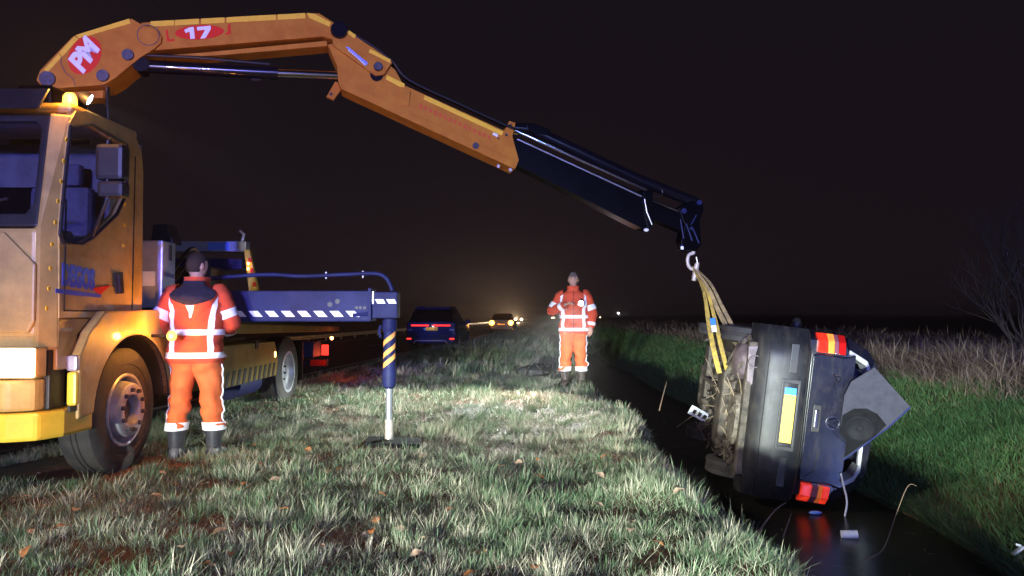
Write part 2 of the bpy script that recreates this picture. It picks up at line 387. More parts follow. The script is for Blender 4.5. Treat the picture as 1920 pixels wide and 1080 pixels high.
b = MB(); yy = np.concatenate([np.linspace(-40, 120, 60), np.linspace(125, 900, 50)])
EDGE = .35
def rx(Y, off): return float(road_edge(Y)) - off
def road_strip(o0, o1, y0, y1, dz, n=None):
    ys_ = [y for y in yy if y0 < y < y1]; ys_ = [y0] + ys_ + [y1]
    q = MB(); vs_ = []; fs = []
    for y in ys_:
        z = float(road_z(y)) + dz; vs_ += [(rx(y, o0), y, z), (rx(y, o1), y, z)]
    for k in range(len(ys_) - 1): fs.append((2 * k, 2 * k + 1, 2 * k + 3, 2 * k + 2))
    return q.add(vs_, fs)
road = road_strip(-EDGE, 8.2, -40, 900, 0).build('road', 'asphalt'); tag(road, kind='structure')
for o in (-.0, 6.2):
    road_strip(o, o + .14, -40, 900, .004).build('edge_line', 'road_paint', road)
for k in range(34):
    y0 = -20 + k * 9.0
    road_strip(3.05, 3.17, y0, y0 + 3.2 if k % 2 else y0 + 5.5, .004).build('lane_dash', 'road_paint', road)
ys_w = [-40, -10, 0, 4, 8, 12, 20, 40, 80, 120, 240]
q = MB(); vs_ = []
for y in ys_w: vs_ += [(1.3, y, WATER), (4.3, y, WATER)]
q.add(vs_, [(2 * k, 2 * k + 1, 2 * k + 3, 2 * k + 2) for k in range(len(ys_w) - 1)])
tag(q.build('ditch_water', 'ditch_water'), kind='structure')

# crash barrier on the far side of the road
gr0 = (rx(10, 7.4), 10, -.25); gr = tag(empty('guardrail', gr0), 'long galvanised crash barrier along the far side of the road', 'guardrail')
def rail_pt(y, z, dx=0): return V(rx(y, 7.4) + dx, y, float(road_z(y)) - .12 + z)
prof = [(.0, .28), (.045, .31), (.045, .36), (.0, .39), (.045, .42), (.045, .47), (.0, .50), (-.015, .50), (.025, .46), (-.015, .39), (.025, .325), (-.015, .28)]
rings = [[rail_pt(y, z, dx) for dx, z in prof] for y in np.concatenate([np.linspace(8, 60, 14), np.linspace(66, 420, 60)])]
MB().loft(rings).build('rail', 'galvanised', gr)
for k in range(60):
    y = 9 + k * 2.7
    MB().box(rail_pt(y, .2, -.05), (.06, .11, .62)).build('post', 'galvanised', gr)

# ------------------------------------------------------------------ grass, reeds: one mesh of blades for each kind
def blades(name, P, H, W, lean, tint, material, seg=2, droop=.35):
    n = len(P); az = rng.uniform(0, 2 * np.pi, n); side = np.stack([np.cos(az), np.sin(az), np.zeros(n)], 1)
    lv = np.linspace(0, 1, seg + 1); cols = []
    for t in lv[:-1]:
        c = P + np.stack([lean[:, 0] * t ** 1.25, lean[:, 1] * t ** 1.25, H * (t - droop * .5 * t * t * np.minimum(1, np.hypot(lean[:, 0], lean[:, 1]) / (H + 1e-6)))], 1)
        wd = (W * (1 - t * .45))[:, None] * .5
        cols += [c - side * wd, c + side * wd]
    c = P + np.stack([lean[:, 0], lean[:, 1], H * (1 - droop * .5 * np.minimum(1, np.hypot(lean[:, 0], lean[:, 1]) / (H + 1e-6)))], 1); cols.append(c)
    k = len(cols); co = np.stack(cols, 1).reshape(-1, 3)
    pat = []; tot = []
    for s in range(seg - 1): pat += [2 * s, 2 * s + 1, 2 * s + 3, 2 * s + 2]; tot.append(4)
    pat += [2 * seg - 2, 2 * seg - 1, 2 * seg]; tot.append(3)
    base = (np.arange(n) * k)[:, None]
    li = (base + np.array(pat)[None, :]).reshape(-1).astype(np.int32)
    lt = np.tile(np.array(tot, np.int32), n); ls = np.concatenate([[0], np.cumsum(lt)[:-1]]).astype(np.int32)
    me = bpy.data.meshes.new(name); me.vertices.add(len(co)); me.vertices.foreach_set('co', co.astype(np.float32).ravel())
    me.loops.add(len(li)); me.loops.foreach_set('vertex_index', li)
    me.polygons.add(len(lt)); me.polygons.foreach_set('loop_start', ls); me.polygons.foreach_set('loop_total', lt)
    a = me.attributes.new('tint', 'FLOAT', 'POINT'); a.data.foreach_set('value', np.repeat(np.clip(tint, 0, 1), k).astype(np.float32))
    me.update(calc_edges=True); me.validate()
    me.materials.append(MATS[material]); o = bpy.data.objects.new(name, me); C.objects.link(o); return o
def patch(X, Y, f=1., ph=0.):
    return (np.sin(X * 2.1 * f + 1.7 * np.sin(Y * 1.3 * f + ph)) * np.sin(Y * 1.9 * f + 1.3 * np.sin(X * 1.1 * f + ph)) + .6 * np.sin(X * 5.3 * f + Y * 2.2 * f + ph) * np.sin(Y * 4.7 * f - X * 1.6 * f)) / 1.6
def fr_area(y0, y1, x0, x1, dens, margin=1.15):
    n = int((y1 - y0) * (x1 - x0) * dens); X = rng.uniform(x0, x1, n); Y = rng.uniform(y0, y1, n)
    k = np.abs(X) < Y * .69 * margin + .3
    return X[k], Y[k]
def tufted(y0, y1, x0, x1, tufts, per, spread, h, w_, seg=2, loose=0, gap=-.15):
    X, Y = fr_area(y0, y1, x0, x1, tufts); keep = patch(X, Y, 2.3) + rng.normal(0, .30, len(X)) > gap; X, Y = X[keep], Y[keep]
    tx = np.repeat(X, per); ty = np.repeat(Y, per); n = len(tx)
    ang = rng.uniform(0, 2 * np.pi, n); rr = np.abs(rng.normal(0, 1, n)) * spread
    th = np.repeat(rng.uniform(.5, 1.1, len(X)) + (rng.random(len(X)) < .10) * .7, per); tt = np.repeat(rng.normal(.46, .24, len(X)), per)
    px = tx + np.cos(ang) * rr; py = ty + np.sin(ang) * rr
    H = h * th * rng.uniform(.45, 1.15, n); ln = H * rng.uniform(.05, .85, n)
    a2 = ang + rng.normal(0, .7, n)
    lean = np.stack([np.cos(a2) * ln + .1 * H, np.sin(a2) * ln], 1)
    tint = tt + rng.normal(0, .17, n) + (rng.random(n) < .16) * .38
    if loose:
        X, Y = fr_area(y0, y1, x0, x1, loose); m = len(X); H2 = h * .55 * rng.uniform(.4, 1.2, m); a3 = rng.uniform(0, 2 * np.pi, m); l3 = H2 * rng.uniform(.2, 1.9, m)
        kk = patch(X, Y, 2.3) + rng.normal(0, .3, m) > gap - .28; X, Y, H2, a3, l3 = X[kk], Y[kk], H2[kk], a3[kk], l3[kk]; m = len(X)
        px = np.r_[px, X]; py = np.r_[py, Y]; H = np.r_[H, H2]; lean = np.r_[lean, np.stack([np.cos(a3) * l3, np.sin(a3) * l3], 1)]; tint = np.r_[tint, rng.normal(.42, .24, m)]
    tint = tint + .20 * patch(px, py, .55, 3.)
    W_ = w_ * rng.uniform(.6, 1.3, len(px))
    k = px > road_edge(py) + .55
    k &= ~((px > -4.6) & (px < -3.0) & (py > 5.6) & (py < 6.65))
    k &= ~((np.abs(px + 1.10) < .30) & (np.abs(py - 6.93) < .36) & (rng.random(len(px)) < .93))
    k &= ~((np.abs(px - 1.02) < .22) & (py > 12.0) & (py < 12.5) & (rng.random(len(px)) < .7))
    k &= ground_z(px, py) > WATER + .01
    px, py, H, lean, tint, W_ = px[k], py[k], H[k], lean[k], tint[k], W_[k]
    edge = sstep(.8, 1.5, px); H = H * (1 + .5 * edge) * (1 - .72 * sstep(1.28, 1.62, px)); tint = tint + .06 * edge
    P = np.stack([px, py, ground_z(px, py) - .012], 1)
    return P, H, W_, lean, tint
S = [tufted(2.7, 5.2, -3.6, 1.95, 115, 52, .055, .100, .0026, 3, 7500, -.12),
     tufted(5.2, 8.5, -5.0, 1.95, 85, 44, .058, .102, .0036, 3, 4200, -.16),
     tufted(8.5, 14, -4.6, 1.95, 42, 38, .065, .115, .0062, 3, 1300, -.25)]
cat_ = lambda L_: [np.concatenate([s[i] for s in L_]) for i in range(5)]
P_, H_, W_, L_, T_ = cat_(S)
tag(blades('verge_grass', P_, H_, W_, L_, T_, 'verge_blade', 3), 'tufted winter grass covering the roadside verge', 'grass', kind='stuff')
S = [tufted(14, 26, -4.6, 1.95, 14, 28, .09, .17, .014, 2, 260, -.5), tufted(26, 70, -4.0, 2.0, 4, 26, .16, .22, .03, 2, 60, -.6), tufted(70, 160, -2, 2.0, 1, 24, .3, .3, .07, 2, 12, -.6)]
P_, H_, W_, L_, T_ = cat_(S)
tag(blades('distant_verge_grass', P_, H_, W_, L_, T_ - .05, 'verge_blade', 2), 'rough grass on the verge further along the road', 'grass', kind='stuff')

def right_bank(y0, y1, dens, h, w_):
    X, Y = fr_area(y0, y1, 3.3, 6.4, dens, 1.1); Z = ground_z(X, Y); k = Z > WATER + .012; X, Y, Z = X[k], Y[k], Z[k]; n = len(X)
    H = h * rng.uniform(.5, 1.3, n) * (1 + .35 * patch(X, Y, 1.6)); a = rng.uniform(0, 2 * np.pi, n); ln = H * rng.uniform(.2, 1.1, n)
    return np.stack([X, Y, Z - .01], 1), H, w_ * rng.uniform(.6, 1.3, n), np.stack([np.cos(a) * ln - .2 * H, np.sin(a) * ln], 1), .45 + .25 * patch(X, Y, .8, 1.) + rng.normal(0, .2, n)
def shore(y0, y1, dens, h, w_):          # longer, ragged growth hanging over the water's edge
    n = int((y1 - y0) * dens); Y = rng.uniform(y0, y1, n); X = np.full(n, 3.2)
    for _ in range(60): X = np.where(ground_z(X, Y) < WATER + .005, X + .015, X)
    X = X + np.abs(rng.normal(0, .07, n)) - .02; H = h * rng.uniform(.3, 1.3, n); a = rng.uniform(0, 2 * np.pi, n); ln = H * rng.uniform(.3, 1.2, n)
    return np.stack([X, Y, np.maximum(ground_z(X, Y), WATER - .02) - .01], 1), H, w_ * rng.uniform(.6, 1.3, n), np.stack([np.cos(a) * ln - .55 * H, np.sin(a) * ln], 1), rng.normal(.5, .3, n)
S = [right_bank(4.4, 9, 3600, .095, .006), right_bank(9, 16, 2000, .10, .008), right_bank(16, 34, 500, .13, .018), right_bank(34, 90, 70, .2, .05), shore(4.4, 12, 900, .16, .006), shore(12, 30, 300, .18, .012)]
P_, H_, W_, L_, T_ = cat_(S)
tag(blades('bank_grass', P_, H_, W_, L_, T_, 'bank_blade', 2), 'short green grass on the far bank of the ditch', 'grass', kind='stuff')

def reeds(y0, y1, x0, x1, dens, h, w_):
    X, Y = fr_area(y0, y1, x0, x1, dens, 1.15); n = len(X); cl = patch(X, Y, .9, 2.); H = h * rng.uniform(.35, 1.15, n) * (1 + .45 * cl); H *= sstep(x0 - .2, x0 + .9, X) * .6 + .4
    a = rng.uniform(0, 2 * np.pi, n); ln = H * rng.uniform(.2, 1.5, n)
    return np.stack([X, Y, ground_z(X, Y) - .01], 1), H, w_ * rng.uniform(.6, 1.4, n), np.stack([np.cos(a) * ln - .25 * H, np.sin(a) * ln * .7], 1), .5 + .25 * cl + rng.normal(0, .22, n)
S = [reeds(7, 14, 5.45, 9.5, 520, .46, .008), reeds(14, 30, 5.5, 13, 130, .44, .014), reeds(30, 80, 5.5, 14, 16, .5, .04)]
P_, H_, W_, L_, T_ = cat_(S)
tag(blades('dry_reeds', P_, H_, W_, L_, T_, 'reed_blade', 3, .6), 'strip of dry brown reeds along the top of the far bank', 'reeds', kind='stuff')

fl = []
for k in range(150):
    y = rng.uniform(3.6, 14); x = rng.uniform(1.75, 3.7); fl.append((x, y))
fx = np.array(fl); n_ = len(fx); aa = rng.uniform(0, 6.28, n_); ll = rng.uniform(.04, .22, n_)
tag(blades('floating_straw', np.stack([fx[:, 0], fx[:, 1], np.full(n_, WATER + .006)], 1), np.full(n_, .006), np.full(n_, .007), np.stack([np.cos(aa) * ll, np.sin(aa) * ll], 1), rng.uniform(.2, 1, n_), 'reed_blade', 2), 'broken straw floating on the ditch water', 'straw', kind='stuff')
# ------------------------------------------------------------------ the recovery truck with its loader crane
XS = -3.12
truck = tag(empty('recovery_truck', (-4.3, 8.0, -.05)), 'yellow recovery truck with raised orange loader crane, outrigger out on the verge', 'truck')
def yz(*pts, X=XS): return [V(X, y, z) for y, z in pts]
def pxl(X, *pts): return [atX(x, y, X) for x, y in pts]
# --- cab
win = pxl(XS, (131, 237), (170, 233), (198, 250), (236, 272), (238, 330), (232, 372), (218, 402), (172, 446), (150, 459), (118, 456), (111, 440), (114, 405), (124, 300))
side = yz((5.15, 1.22), (5.13, 1.90), (5.23, 2.60), (5.30, 2.70), (5.42, 2.735), (6.00, 2.74), (6.16, 2.70), (6.25, 2.60), (6.28, 2.45), (6.30, 1.22))
cab = MB().prism(side, (-.06, 0, 0), [win]).build('cab', 'truck_yellow', truck, bevel=.012)
MB().prism([V(-5.52, p.y, p.z) for p in side], (-.06, 0, 0)).build('cab_side', 'truck_yellow', truck, bevel=.012)
# door shut line, handle and hinges
door = MB()
for a, b_ in (((5.20, 1.27), (5.20, 2.05)), ((6.13, 1.27), (6.14, 2.55)), ((5.20, 1.27), (6.13, 1.27))):
    p, q_ = V(XS + .001, *a), V(XS + .001, *b_); door.tube([p, q_], .006, 5)
door.build('door_gap', 'black_plastic', cab)
hb = pxl(XS, (213, 512), (228, 510), (231, 550), (217, 552))
MB().prism(hb, (.012, 0, 0)).build('handle_recess', 'black_plastic', cab, bevel=.004)
MB().tube([atX(222, 515, XS + .03), atX(225, 548, XS + .03)], .010, 8).build('door_handle', 'dark_plastic', cab, True)
# rubber seal, glass pane, chrome corner
MB().tube([p + V(.006, 0, 0) for p in win] + [win[0] + V(.006, 0, 0)], .014, 6).build('window_seal', 'black_plastic', cab, True)
MB().prism([p + V(-.035, 0, 0) for p in win], (-.006, 0, 0)).build('side_window', 'glass', cab)
MB().tube([atX(173, 447, XS + .012), atX(218, 400, XS + .012), atX(232, 370, XS + .012)], .006, 6).build('window_trim', 'chrome', cab, True)
for i, (x, y) in enumerate([(124, 262), (119, 302), (114, 340), (108, 377), (103, 417), (97, 458), (94, 503), (91, 541), (87, 578), (207, 256), (228, 268), (233, 382), (233, 422), (231, 460)]):
    p = atX(x, y, XS); MB().cyl(p, p + V(.006, 0, 0), .017, .015, 12).build('reflector_dot', 'tape_yellow', cab)
# lettering on the door: blue block letters over a blue swoosh with a red fleck
o_ = atX(148, 522, XS + .002); text_obj('door_lettering', 'DEGOS', .20, o_, (0, 1, -.06), (0, .0, 1), 'decal_blue', cab, depth=.003, bold=.012, squash=.62)
MB().prism(pxl(XS + .001, (104, 541), (140, 545), (190, 552), (188, 558), (138, 554), (104, 549)), (.004, 0, 0)).build('door_swoosh', 'decal_blue', cab)
MB().prism(pxl(XS + .001, (172, 540), (206, 535), (186, 553)), (.007, 0, 0)).build('door_fleck', 'decal_red', cab)
MB().prism(yz((5.16, .86), (5.36, .86), (5.40, 1.10), (5.56, 1.215), (5.16, 1.215), X=-3.135), (-.05, 0, 0)).build('cab_side_lower', 'truck_yellow', truck, bevel=.008)
# front corner pillar, windscreen and panels
pil = [V(-3.20, 5.02, 1.0), V(-3.20, 5.02, 1.85), V(-3.24, 5.20, 2.66), V(XS, 5.25, 2.66), V(XS, 5.14, 1.90), V(XS, 5.16, 1.0)]
MB().add(pil + [p + V(-.08, .06, 0) for p in pil], [(0, 1, 4, 5), (1, 2, 3, 4), (6, 11, 10, 7), (7, 10, 9, 8), (0, 5, 11, 6), (2, 8, 9, 3), (0, 6, 7, 1), (1, 7, 8, 2), (5, 4, 10, 11), (4, 3, 9, 10)]).build('corner_pillar', 'truck_yellow', truck, bevel=.02)
def fr(x, z):      # point on the leaning front
    t = (z - 1.85) / .8; return V(x, 5.02 + .18 * max(t, 0), z)
outer = [fr(-5.44, 1.84), fr(-3.205, 1.84), fr(-3.24, 2.66), fr(-5.40, 2.66)]
inn = [fr(-5.36, 1.93), fr(-3.30, 1.93), fr(-3.255, 2.0), fr(-3.29, 2.55), fr(-3.34, 2.60), fr(-5.30, 2.60)]
MB().prism(outer, (0, .05, -.01), [inn]).build('windscreen_frame', 'black_plastic', truck, bevel=.012)
MB().prism([p + V(0, .03, 0) for p in inn], (0, .008, 0)).build('windscreen', 'glass', truck)
for x0, x1 in ((-4.9, -4.2), (-4.0, -3.42)):
    MB().tube([fr(x0, 1.90) + V(0, -.02, 0), fr((x0 + x1) / 2, 1.97) + V(0, -.03, 0), fr(x1, 2.03) + V(0, -.02, 0)], .010, 6).build('wiper', 'black_plastic', truck, True)
MB().box((-4.34, 5.075, 1.46), (2.26, .10, .74)).build('front_panel', 'truck_yellow', truck, bevel=.03)
MB().prism([V(-5.3, 5.0, 1.12), V(-3.24, 5.0, 1.12), V(-3.20, 5.0, 1.2), V(-3.20, 5.0, 1.58), V(-3.42, 5.0, 1.80), V(-5.3, 5.0, 1.80)], (0, .03, 0)).build('front_flap', 'truck_yellow', truck, bevel=.02)
MB().box((-4.6, 4.985, 1.42), (1.5, .03, .34)).build('grille', 'black_plastic', truck, bevel=.01)
MB().box((-4.34, 5.10, .96), (2.3, .12, .30)).build('front_lower_panel', 'truck_yellow', truck, bevel=.02)
hl = empty('headlight', parent=truck)
MB().box((-3.47, 5.0, .925), (.66, .12, .20)).build('housing', 'truck_yellow', hl, bevel=.02)
MB().box((-3.465, 4.928, .925), (.645, .03, .195)).build('lens', 'headlight_glow', hl, bevel=.012)
hl2 = empty('headlight', parent=truck)
MB().box((-5.2, 5.0, .925), (.62, .12, .22)).build('housing', 'dark_plastic', hl2, bevel=.02)
MB().box((-5.2, 4.93, .925), (.55, .03, .17)).build('lens', 'headlight_glow', hl2, bevel=.012)
# bumper, in pieces as on the real one
bp0 = [V(-5.55, 5.05, .40), V(-5.5, 4.92, .40), V(-3.32, 4.92, .40), V(-3.16, 5.0, .40), V(-3.09, 5.18, .40), V(-3.08, 5.52, .40), V(-3.22, 5.52, .40), V(-3.22, 5.2, .40), V(-3.4, 5.06, .40)]
MB().prism(bp0, (0, 0, .19)).build('bumper', 'bumper_yellow', truck, bevel=.025)
MB().prism([V(-5.5, 4.95, .595), V(-3.34, 4.95, .595), V(-3.20, 5.03, .595), V(-3.18, 5.12, .595), V(-5.5, 5.12, .595)], (0, 0, .215)).build('bumper_upper', 'truck_yellow', truck, bevel=.025)
MB().prism([V(-3.16, 5.12, .595), V(-3.16, 5.30, .595), V(-3.4, 5.30, .595), V(-3.4, 5.13, .595)], (0, 0, .45)).build('step_recess', 'dark_plastic', truck, bevel=.01)
MB().box((-3.10, 5.40, .72), (.07, .26, .24)).build('bumper_corner', 'bumper_yellow', truck, bevel=.02)
MB().box((-3.10, 5.40, .90), (.075, .27, .11)).build('bumper_corner_cap', 'box_steel', truck, bevel=.015)
MB().prism([V(-3.075, 5.22, .565), V(-3.075, 5.47, .565), V(-3.075, 5.47, .605), V(-3.075, 5.22, .605)], (-.02, 0, 0)).build('step_tread', 'black_plastic', truck)
# roof, back wall, floor, inside
rp_ = [V(-5.53, 5.26, 2.68), V(-3.13, 5.26, 2.68), V(-3.13, 6.2, 2.70), V(-5.53, 6.2, 2.70)]
MB().prism(rp_, (0, 0, .075)).build('roof', 'truck_yellow', truck, bevel=.03)
MB().prism([V(-5.4, 5.02, 2.64), V(-3.22, 5.02, 2.64), V(-3.20, 5.10, 2.80), V(-5.4, 5.10, 2.80)], (0, .03, .01)).build('sun_visor', 'black_plastic', truck, bevel=.01)
MB().box((-4.33, 6.27, 1.95), (2.38, .04, 1.45)).build('back_wall', 'cab_lining', truck)
MB().box((-4.33, 5.7, 1.2), (2.36, 1.1, .06)).build('cab_floor', 'interior', truck)
MB().box((-4.33, 5.26, 1.72), (2.3, .32, .26)).build('dashboard', 'interior', truck, bevel=.04)
for x in (-3.65, -5.0):
    s_ = MB().box((x, 6.05, 1.85), (.48, .14, .85)).build('seat', 'seat_cloth', truck, bevel=.05)
    MB().box((x, 5.85, 1.45), (.48, .48, .14)).build('seat_cushion', 'seat_cloth', s_, bevel=.04)
    MB().box((x, 6.08, 2.38), (.26, .09, .18)).build('headrest', 'seat_cloth', s_, bevel=.03)
MB().box((-4.33, 6.235, 2.12), (1.5, .03, .38)).build('rear_window', 'dark_glass', truck, bevel=.02)
MB().tube([V(-5.0 + .2 * math.cos(t), 5.52 + .08 * math.sin(t), 1.93 + .18 * math.sin(t)) for t in [2 * math.pi * i / 20 for i in range(21)]], .014, 6).build('steering_wheel', 'black_plastic', truck, True)
# mirrors
mr = empty('door_mirror', parent=truck)
mc = at(207, 322, 5.34)
MB().box(mc + V(0, .03, .07), (.20, .12, .26)).build('housing', 'black_plastic', mr, bevel=.03)
MB().box(mc + V(.01, .03, -.125), (.19, .12, .12)).build('lower_housing', 'dark_plastic', mr, bevel=.03)
MB().box(mc + V(0, .095, .07), (.17, .006, .22)).build('mirror_pane', 'chrome', mr)
MB().tube([atX(208, 262, XS), mc + V(-.02, .0, .22), mc + V(-.02, .0, -.2), atX(172, 446, XS)], .012, 8).build('mirror_arm', 'black_plastic', mr, True)
# beacon on the roof corner
bc = atX(131, 190, -3.2)
be = empty('roof_beacon', parent=truck)
MB().cyl(bc + V(0, 0, -.06), bc + V(0, 0, -.03), .06, .055, 16).build('base', 'black_plastic', be)
MB().lathe([(.001, .06), (.03, .055), (.045, .03), (.05, -.03)], bc, (0, 0, 1), 16).build('dome', 'amber_glow', be, True)
lamp('beacon_light', 'POINT', bc + V(.06, -.10, .06), (1, .42, .06), 26, .05)
wl = empty('roof_work_lamp', parent=truck); wc = bc + V(.07, .10, .05); wdir = (V(2.4, 7.0, -.25) - wc).normalized()
MB().lathe([(.001, -.06), (.03, -.055), (.045, -.02), (.047, .02), (.040, .02)], wc, wdir, 18).build('housing', 'black_plastic', wl, True)
MB().cyl(wc + wdir * .008, wc + wdir * .014, .040, n=18).build('lens', 'torch_glow', wl, True)
lamp('work_lamp_beam', 'SPOT', wc + wdir * .05, (1, .97, .90), 1000, .04, (2.45, 7.0, -.30), 27, .75)
# fender, wheel well, front wheel
cy, cz = 6.10, .48
arc = [(cy + .60 * math.cos(t), cz + .60 * math.sin(t)) for t in [R(4 + 172 * i / 22) for i in range(23)]]
fo = yz((5.30, .50), (5.30, .95), (5.42, 1.12), (5.62, 1.27), (6.45, 1.285), (6.66, 1.17), (6.80, .80), (6.82, .50), X=-3.06)
MB().prism(fo + [V(-3.06, *p) for p in arc], (-.07, 0, 0)).build('front_fender', 'truck_yellow', truck, bevel=.018)
MB().loft([[V(x, *p) for p in arc] for x in (-3.062, -3.6)], closed=False).build('fender_lip', 'dark_plastic', truck, True)
MB().box((-3.75, 6.1, 1.13), (.9, 1.3, .06)).build('wheel_well', 'black_plastic', truck)
def wheel(parent, c, Rr, wd, ax, rimR, nuts=10, dish=.04, matr='rim_steel', name='wheel', front=False):
    c = Vector(c); ax = Vector(ax).normalized(); we = empty(name, parent=parent); h = wd / 2
    MB().lathe([(rimR, -h * .9), (rimR + .04, -h * .97), (Rr - .09, -h), (Rr - .03, -h * .93), (Rr, -h * .78), (Rr, -h * .2), (Rr - .010, -h * .17), (Rr - .010, -h * .1), (Rr, -h * .07), (Rr, h * .07), (Rr - .010, h * .1), (Rr - .010, h * .17), (Rr, h * .2), (Rr, h * .78), (Rr - .03, h * .93), (Rr - .09, h), (Rr - .13, h * 1.0), (Rr - .135, h * .96), (rimR + .04, h * .97), (rimR + .015, h * .92), (rimR, h * .9)], c, ax, 56).build('tyre', 'rubber', we, True)
    if front:
        MB().lathe([(rimR + .012, h * .93), (rimR + .002, h * .99), (rimR - .015, h * .97), (rimR - .03, h * .55), (rimR - .035, h * .3), (.235, h * .25), (.232, h * .8), (.215, h + .035), (.20, h + .045), (.125, h + .045), (.118, h + .02), (.115, h * .6)], c, ax, 48).build('rim', matr, we, True)
        MB().lathe([(.116, h * .5), (.10, h * .7), (.085, h * .9), (.001, h * .92)], c, ax, 24).build('hub', 'dark_plastic', we, True)
        d, u, v = frame(ax)
        for i in range(nuts):
            t = 2 * math.pi * (i + .3) / nuts; p = c + (u * math.cos(t) + v * math.sin(t)) * .163 + d * (h + .043)
            MB().cyl(p, p + d * .03, .021, .016, 6).build('wheel_nut', 'pin_steel', we)
        return we
    MB().lathe([(rimR + .012, h * .93), (rimR + .002, h * .99), (rimR - .02, h * .97), (rimR - .035, h * .6), (rimR - .05, h * .45), (rimR * .80, h * .5 + dish * .2), (rimR * .72, h * .6 + dish), (rimR * .66, h * .62 + dish), (rimR * .42, h * .62 + dish), (rimR * .40, h * .5 + dish), (rimR * .36, h * .48 + dish), (.001, h * .44 + dish)], c, ax, 40).build('rim', matr, we, True)
    MB().lathe([(rimR * .34, h * .2), (rimR * .34, h * .56 + dish), (rimR * .28, h * .66 + dish), (.001, h * .67 + dish)], c, ax, 20).build('hub', 'dark_plastic', we, True)
    d, u, v = frame(ax)
    for i in range(nuts):
        t = 2 * math.pi * (i + .3) / nuts; p = c + (u * math.cos(t) + v * math.sin(t)) * rimR * .54 + d * (h * .61 + dish)
        MB().cyl(p, p + d * .03, .019, .015, 6).build('wheel_nut', 'pin_steel', we)
    return we
wheel(truck, (-3.28, 6.10, .47), .50, .30, (1, 0, 0), .285, 10, .055, front=True)
wheel(truck, (-5.36, 6.10, .47), .50, .30, (-1, 0, 0), .285, 10, .055)
wheel(truck, (-3.34, 10.72, .42), .50, .30, (1, 0, 0), .285, 10, -.06)
wheel(truck, (-5.30, 10.72, .42), .50, .30, (-1, 0, 0), .285, 10, -.06)
# amber fender lamp, on an added stalk so its glow lies before the man
al = at(322, 630, 6.28)
sm_ = empty('side_indicator', parent=truck)
MB().tube([V(-3.07, 6.36, al.z), V(-3.0, 6.33, al.z), al + V(-.03, .01, 0)], .014, 8).build('stalk', 'black_plastic', sm_, True)
MB().ell(al, (.040, .04, .046), 14, 10).build('lens', 'amber_glow', sm_, True)
lamp('indicator_light', 'POINT', al + V(.02, -.065, .0), (1, .36, .03), 24, .03)
lamp('front_amber_fill', 'POINT', (-2.98, 4.62, .86), (1, .34, .09), 13, .08)  # amber fill added ahead of the cab to warm grass and bumper
# chassis, steps, tank, bed
for x in (-4.0, -4.75): MB().box((x, 9.2, .72), (.09, 8.0, .26)).build('chassis_rail', 'black_plastic', truck, bevel=.008)
MB().box((-4.3, 6.1, .47), (2.0, .12, .12)).build('front_axle', 'black_plastic', truck, bevel=.02)
MB().box((-4.3, 10.72, .42), (1.9, .16, .18)).build('rear_axle', 'black_plastic', truck, bevel=.03)
MB().prism([V(-3.17, 8.0, .42), V(-3.17, 10.08, .42), V(-3.17, 10.16, .62), V(-3.17, 10.0, .88), V(-3.17, 8.0, .90)], (-.55, 0, 0)).build('side_locker', 'locker_yellow', truck, bevel=.015)
MB().box((-3.165, 9.28, .86), (.014, .10, .09)).build('locker_latch', 'black_plastic', truck)
for k in range(11):
    y = 8.08 + k * .18
    MB().prism([V(-3.168, y, .425), V(-3.168, y + .08, .425), V(-3.168, y + .15, .60), V(-3.168, y + .07, .60)], (.004, 0, 0)).build('hazard_stripe', 'dark_plastic', truck)
MB().cyl((-3.36, 7.9, .42), (-3.36, 8.9, .30), .0, .0, 6)
MB().cyl(V(-3.5, 9.2, .36), V(-3.5, 10.0, .36), .17, n=20).build('air_tank', 'frame_blue_lit', truck, True)
MB().box((-3.18, 10.02, .705), (.03, .05, .075)).build('side_marker', 'marker_glow', truck, bevel=.006)
MB().prism([V(-3.16, 7.75, 1.03), V(-3.16, 13.7, .93), V(-3.16, 13.7, 1.02), V(-3.16, 7.75, 1.15)], (-2.3, 0, 0)).build('bed_frame', 'locker_yellow', truck, bevel=.012)
MB().prism([V(-3.22, 7.75, 1.155), V(-3.22, 13.7, 1.025), V(-3.22, 13.7, 1.06), V(-3.22, 7.75, 1.19)], (-2.2, 0, 0)).build('bed_deck', 'dark_plastic', truck)
MB().box((-4.3, 13.0, .40), (2.2, .14, .13)).build('underrun_bar', 'dark_plastic', truck, bevel=.01)
for k in range(4): MB().box((-3.35 - k * .5, 12.925, .40), (.26, .008, .10)).build('underrun_tape', 'decal_red', truck)
MB().box((-3.40, 12.4, .66), (.34, .5, .26)).build('tail_lamp_box', 'frame_blue_lit', truck, bevel=.02)
tl_ = MB().box((-3.24, 12.97, .62), (.12, .03, .18)).build('tail_lamp', 'red_glow', truck, bevel=.01)
mk = atX(622, 634, -3.13); MB().ell(mk, (.03, .03, .03), 10, 8).build('corner_marker', 'marker_glow', truck, True)
lamp('tail_light', 'POINT', (-3.0, 12.9, .55), (1, .10, .03), 10, .05)
MB().prism([V(-3.16, 11.3, .25), V(-3.16, 11.32, .25), V(-3.16, 11.32, .85), V(-3.16, 11.3, .85)], (-.4, 0, 0)).build('mud_flap', 'black_plastic', truck)
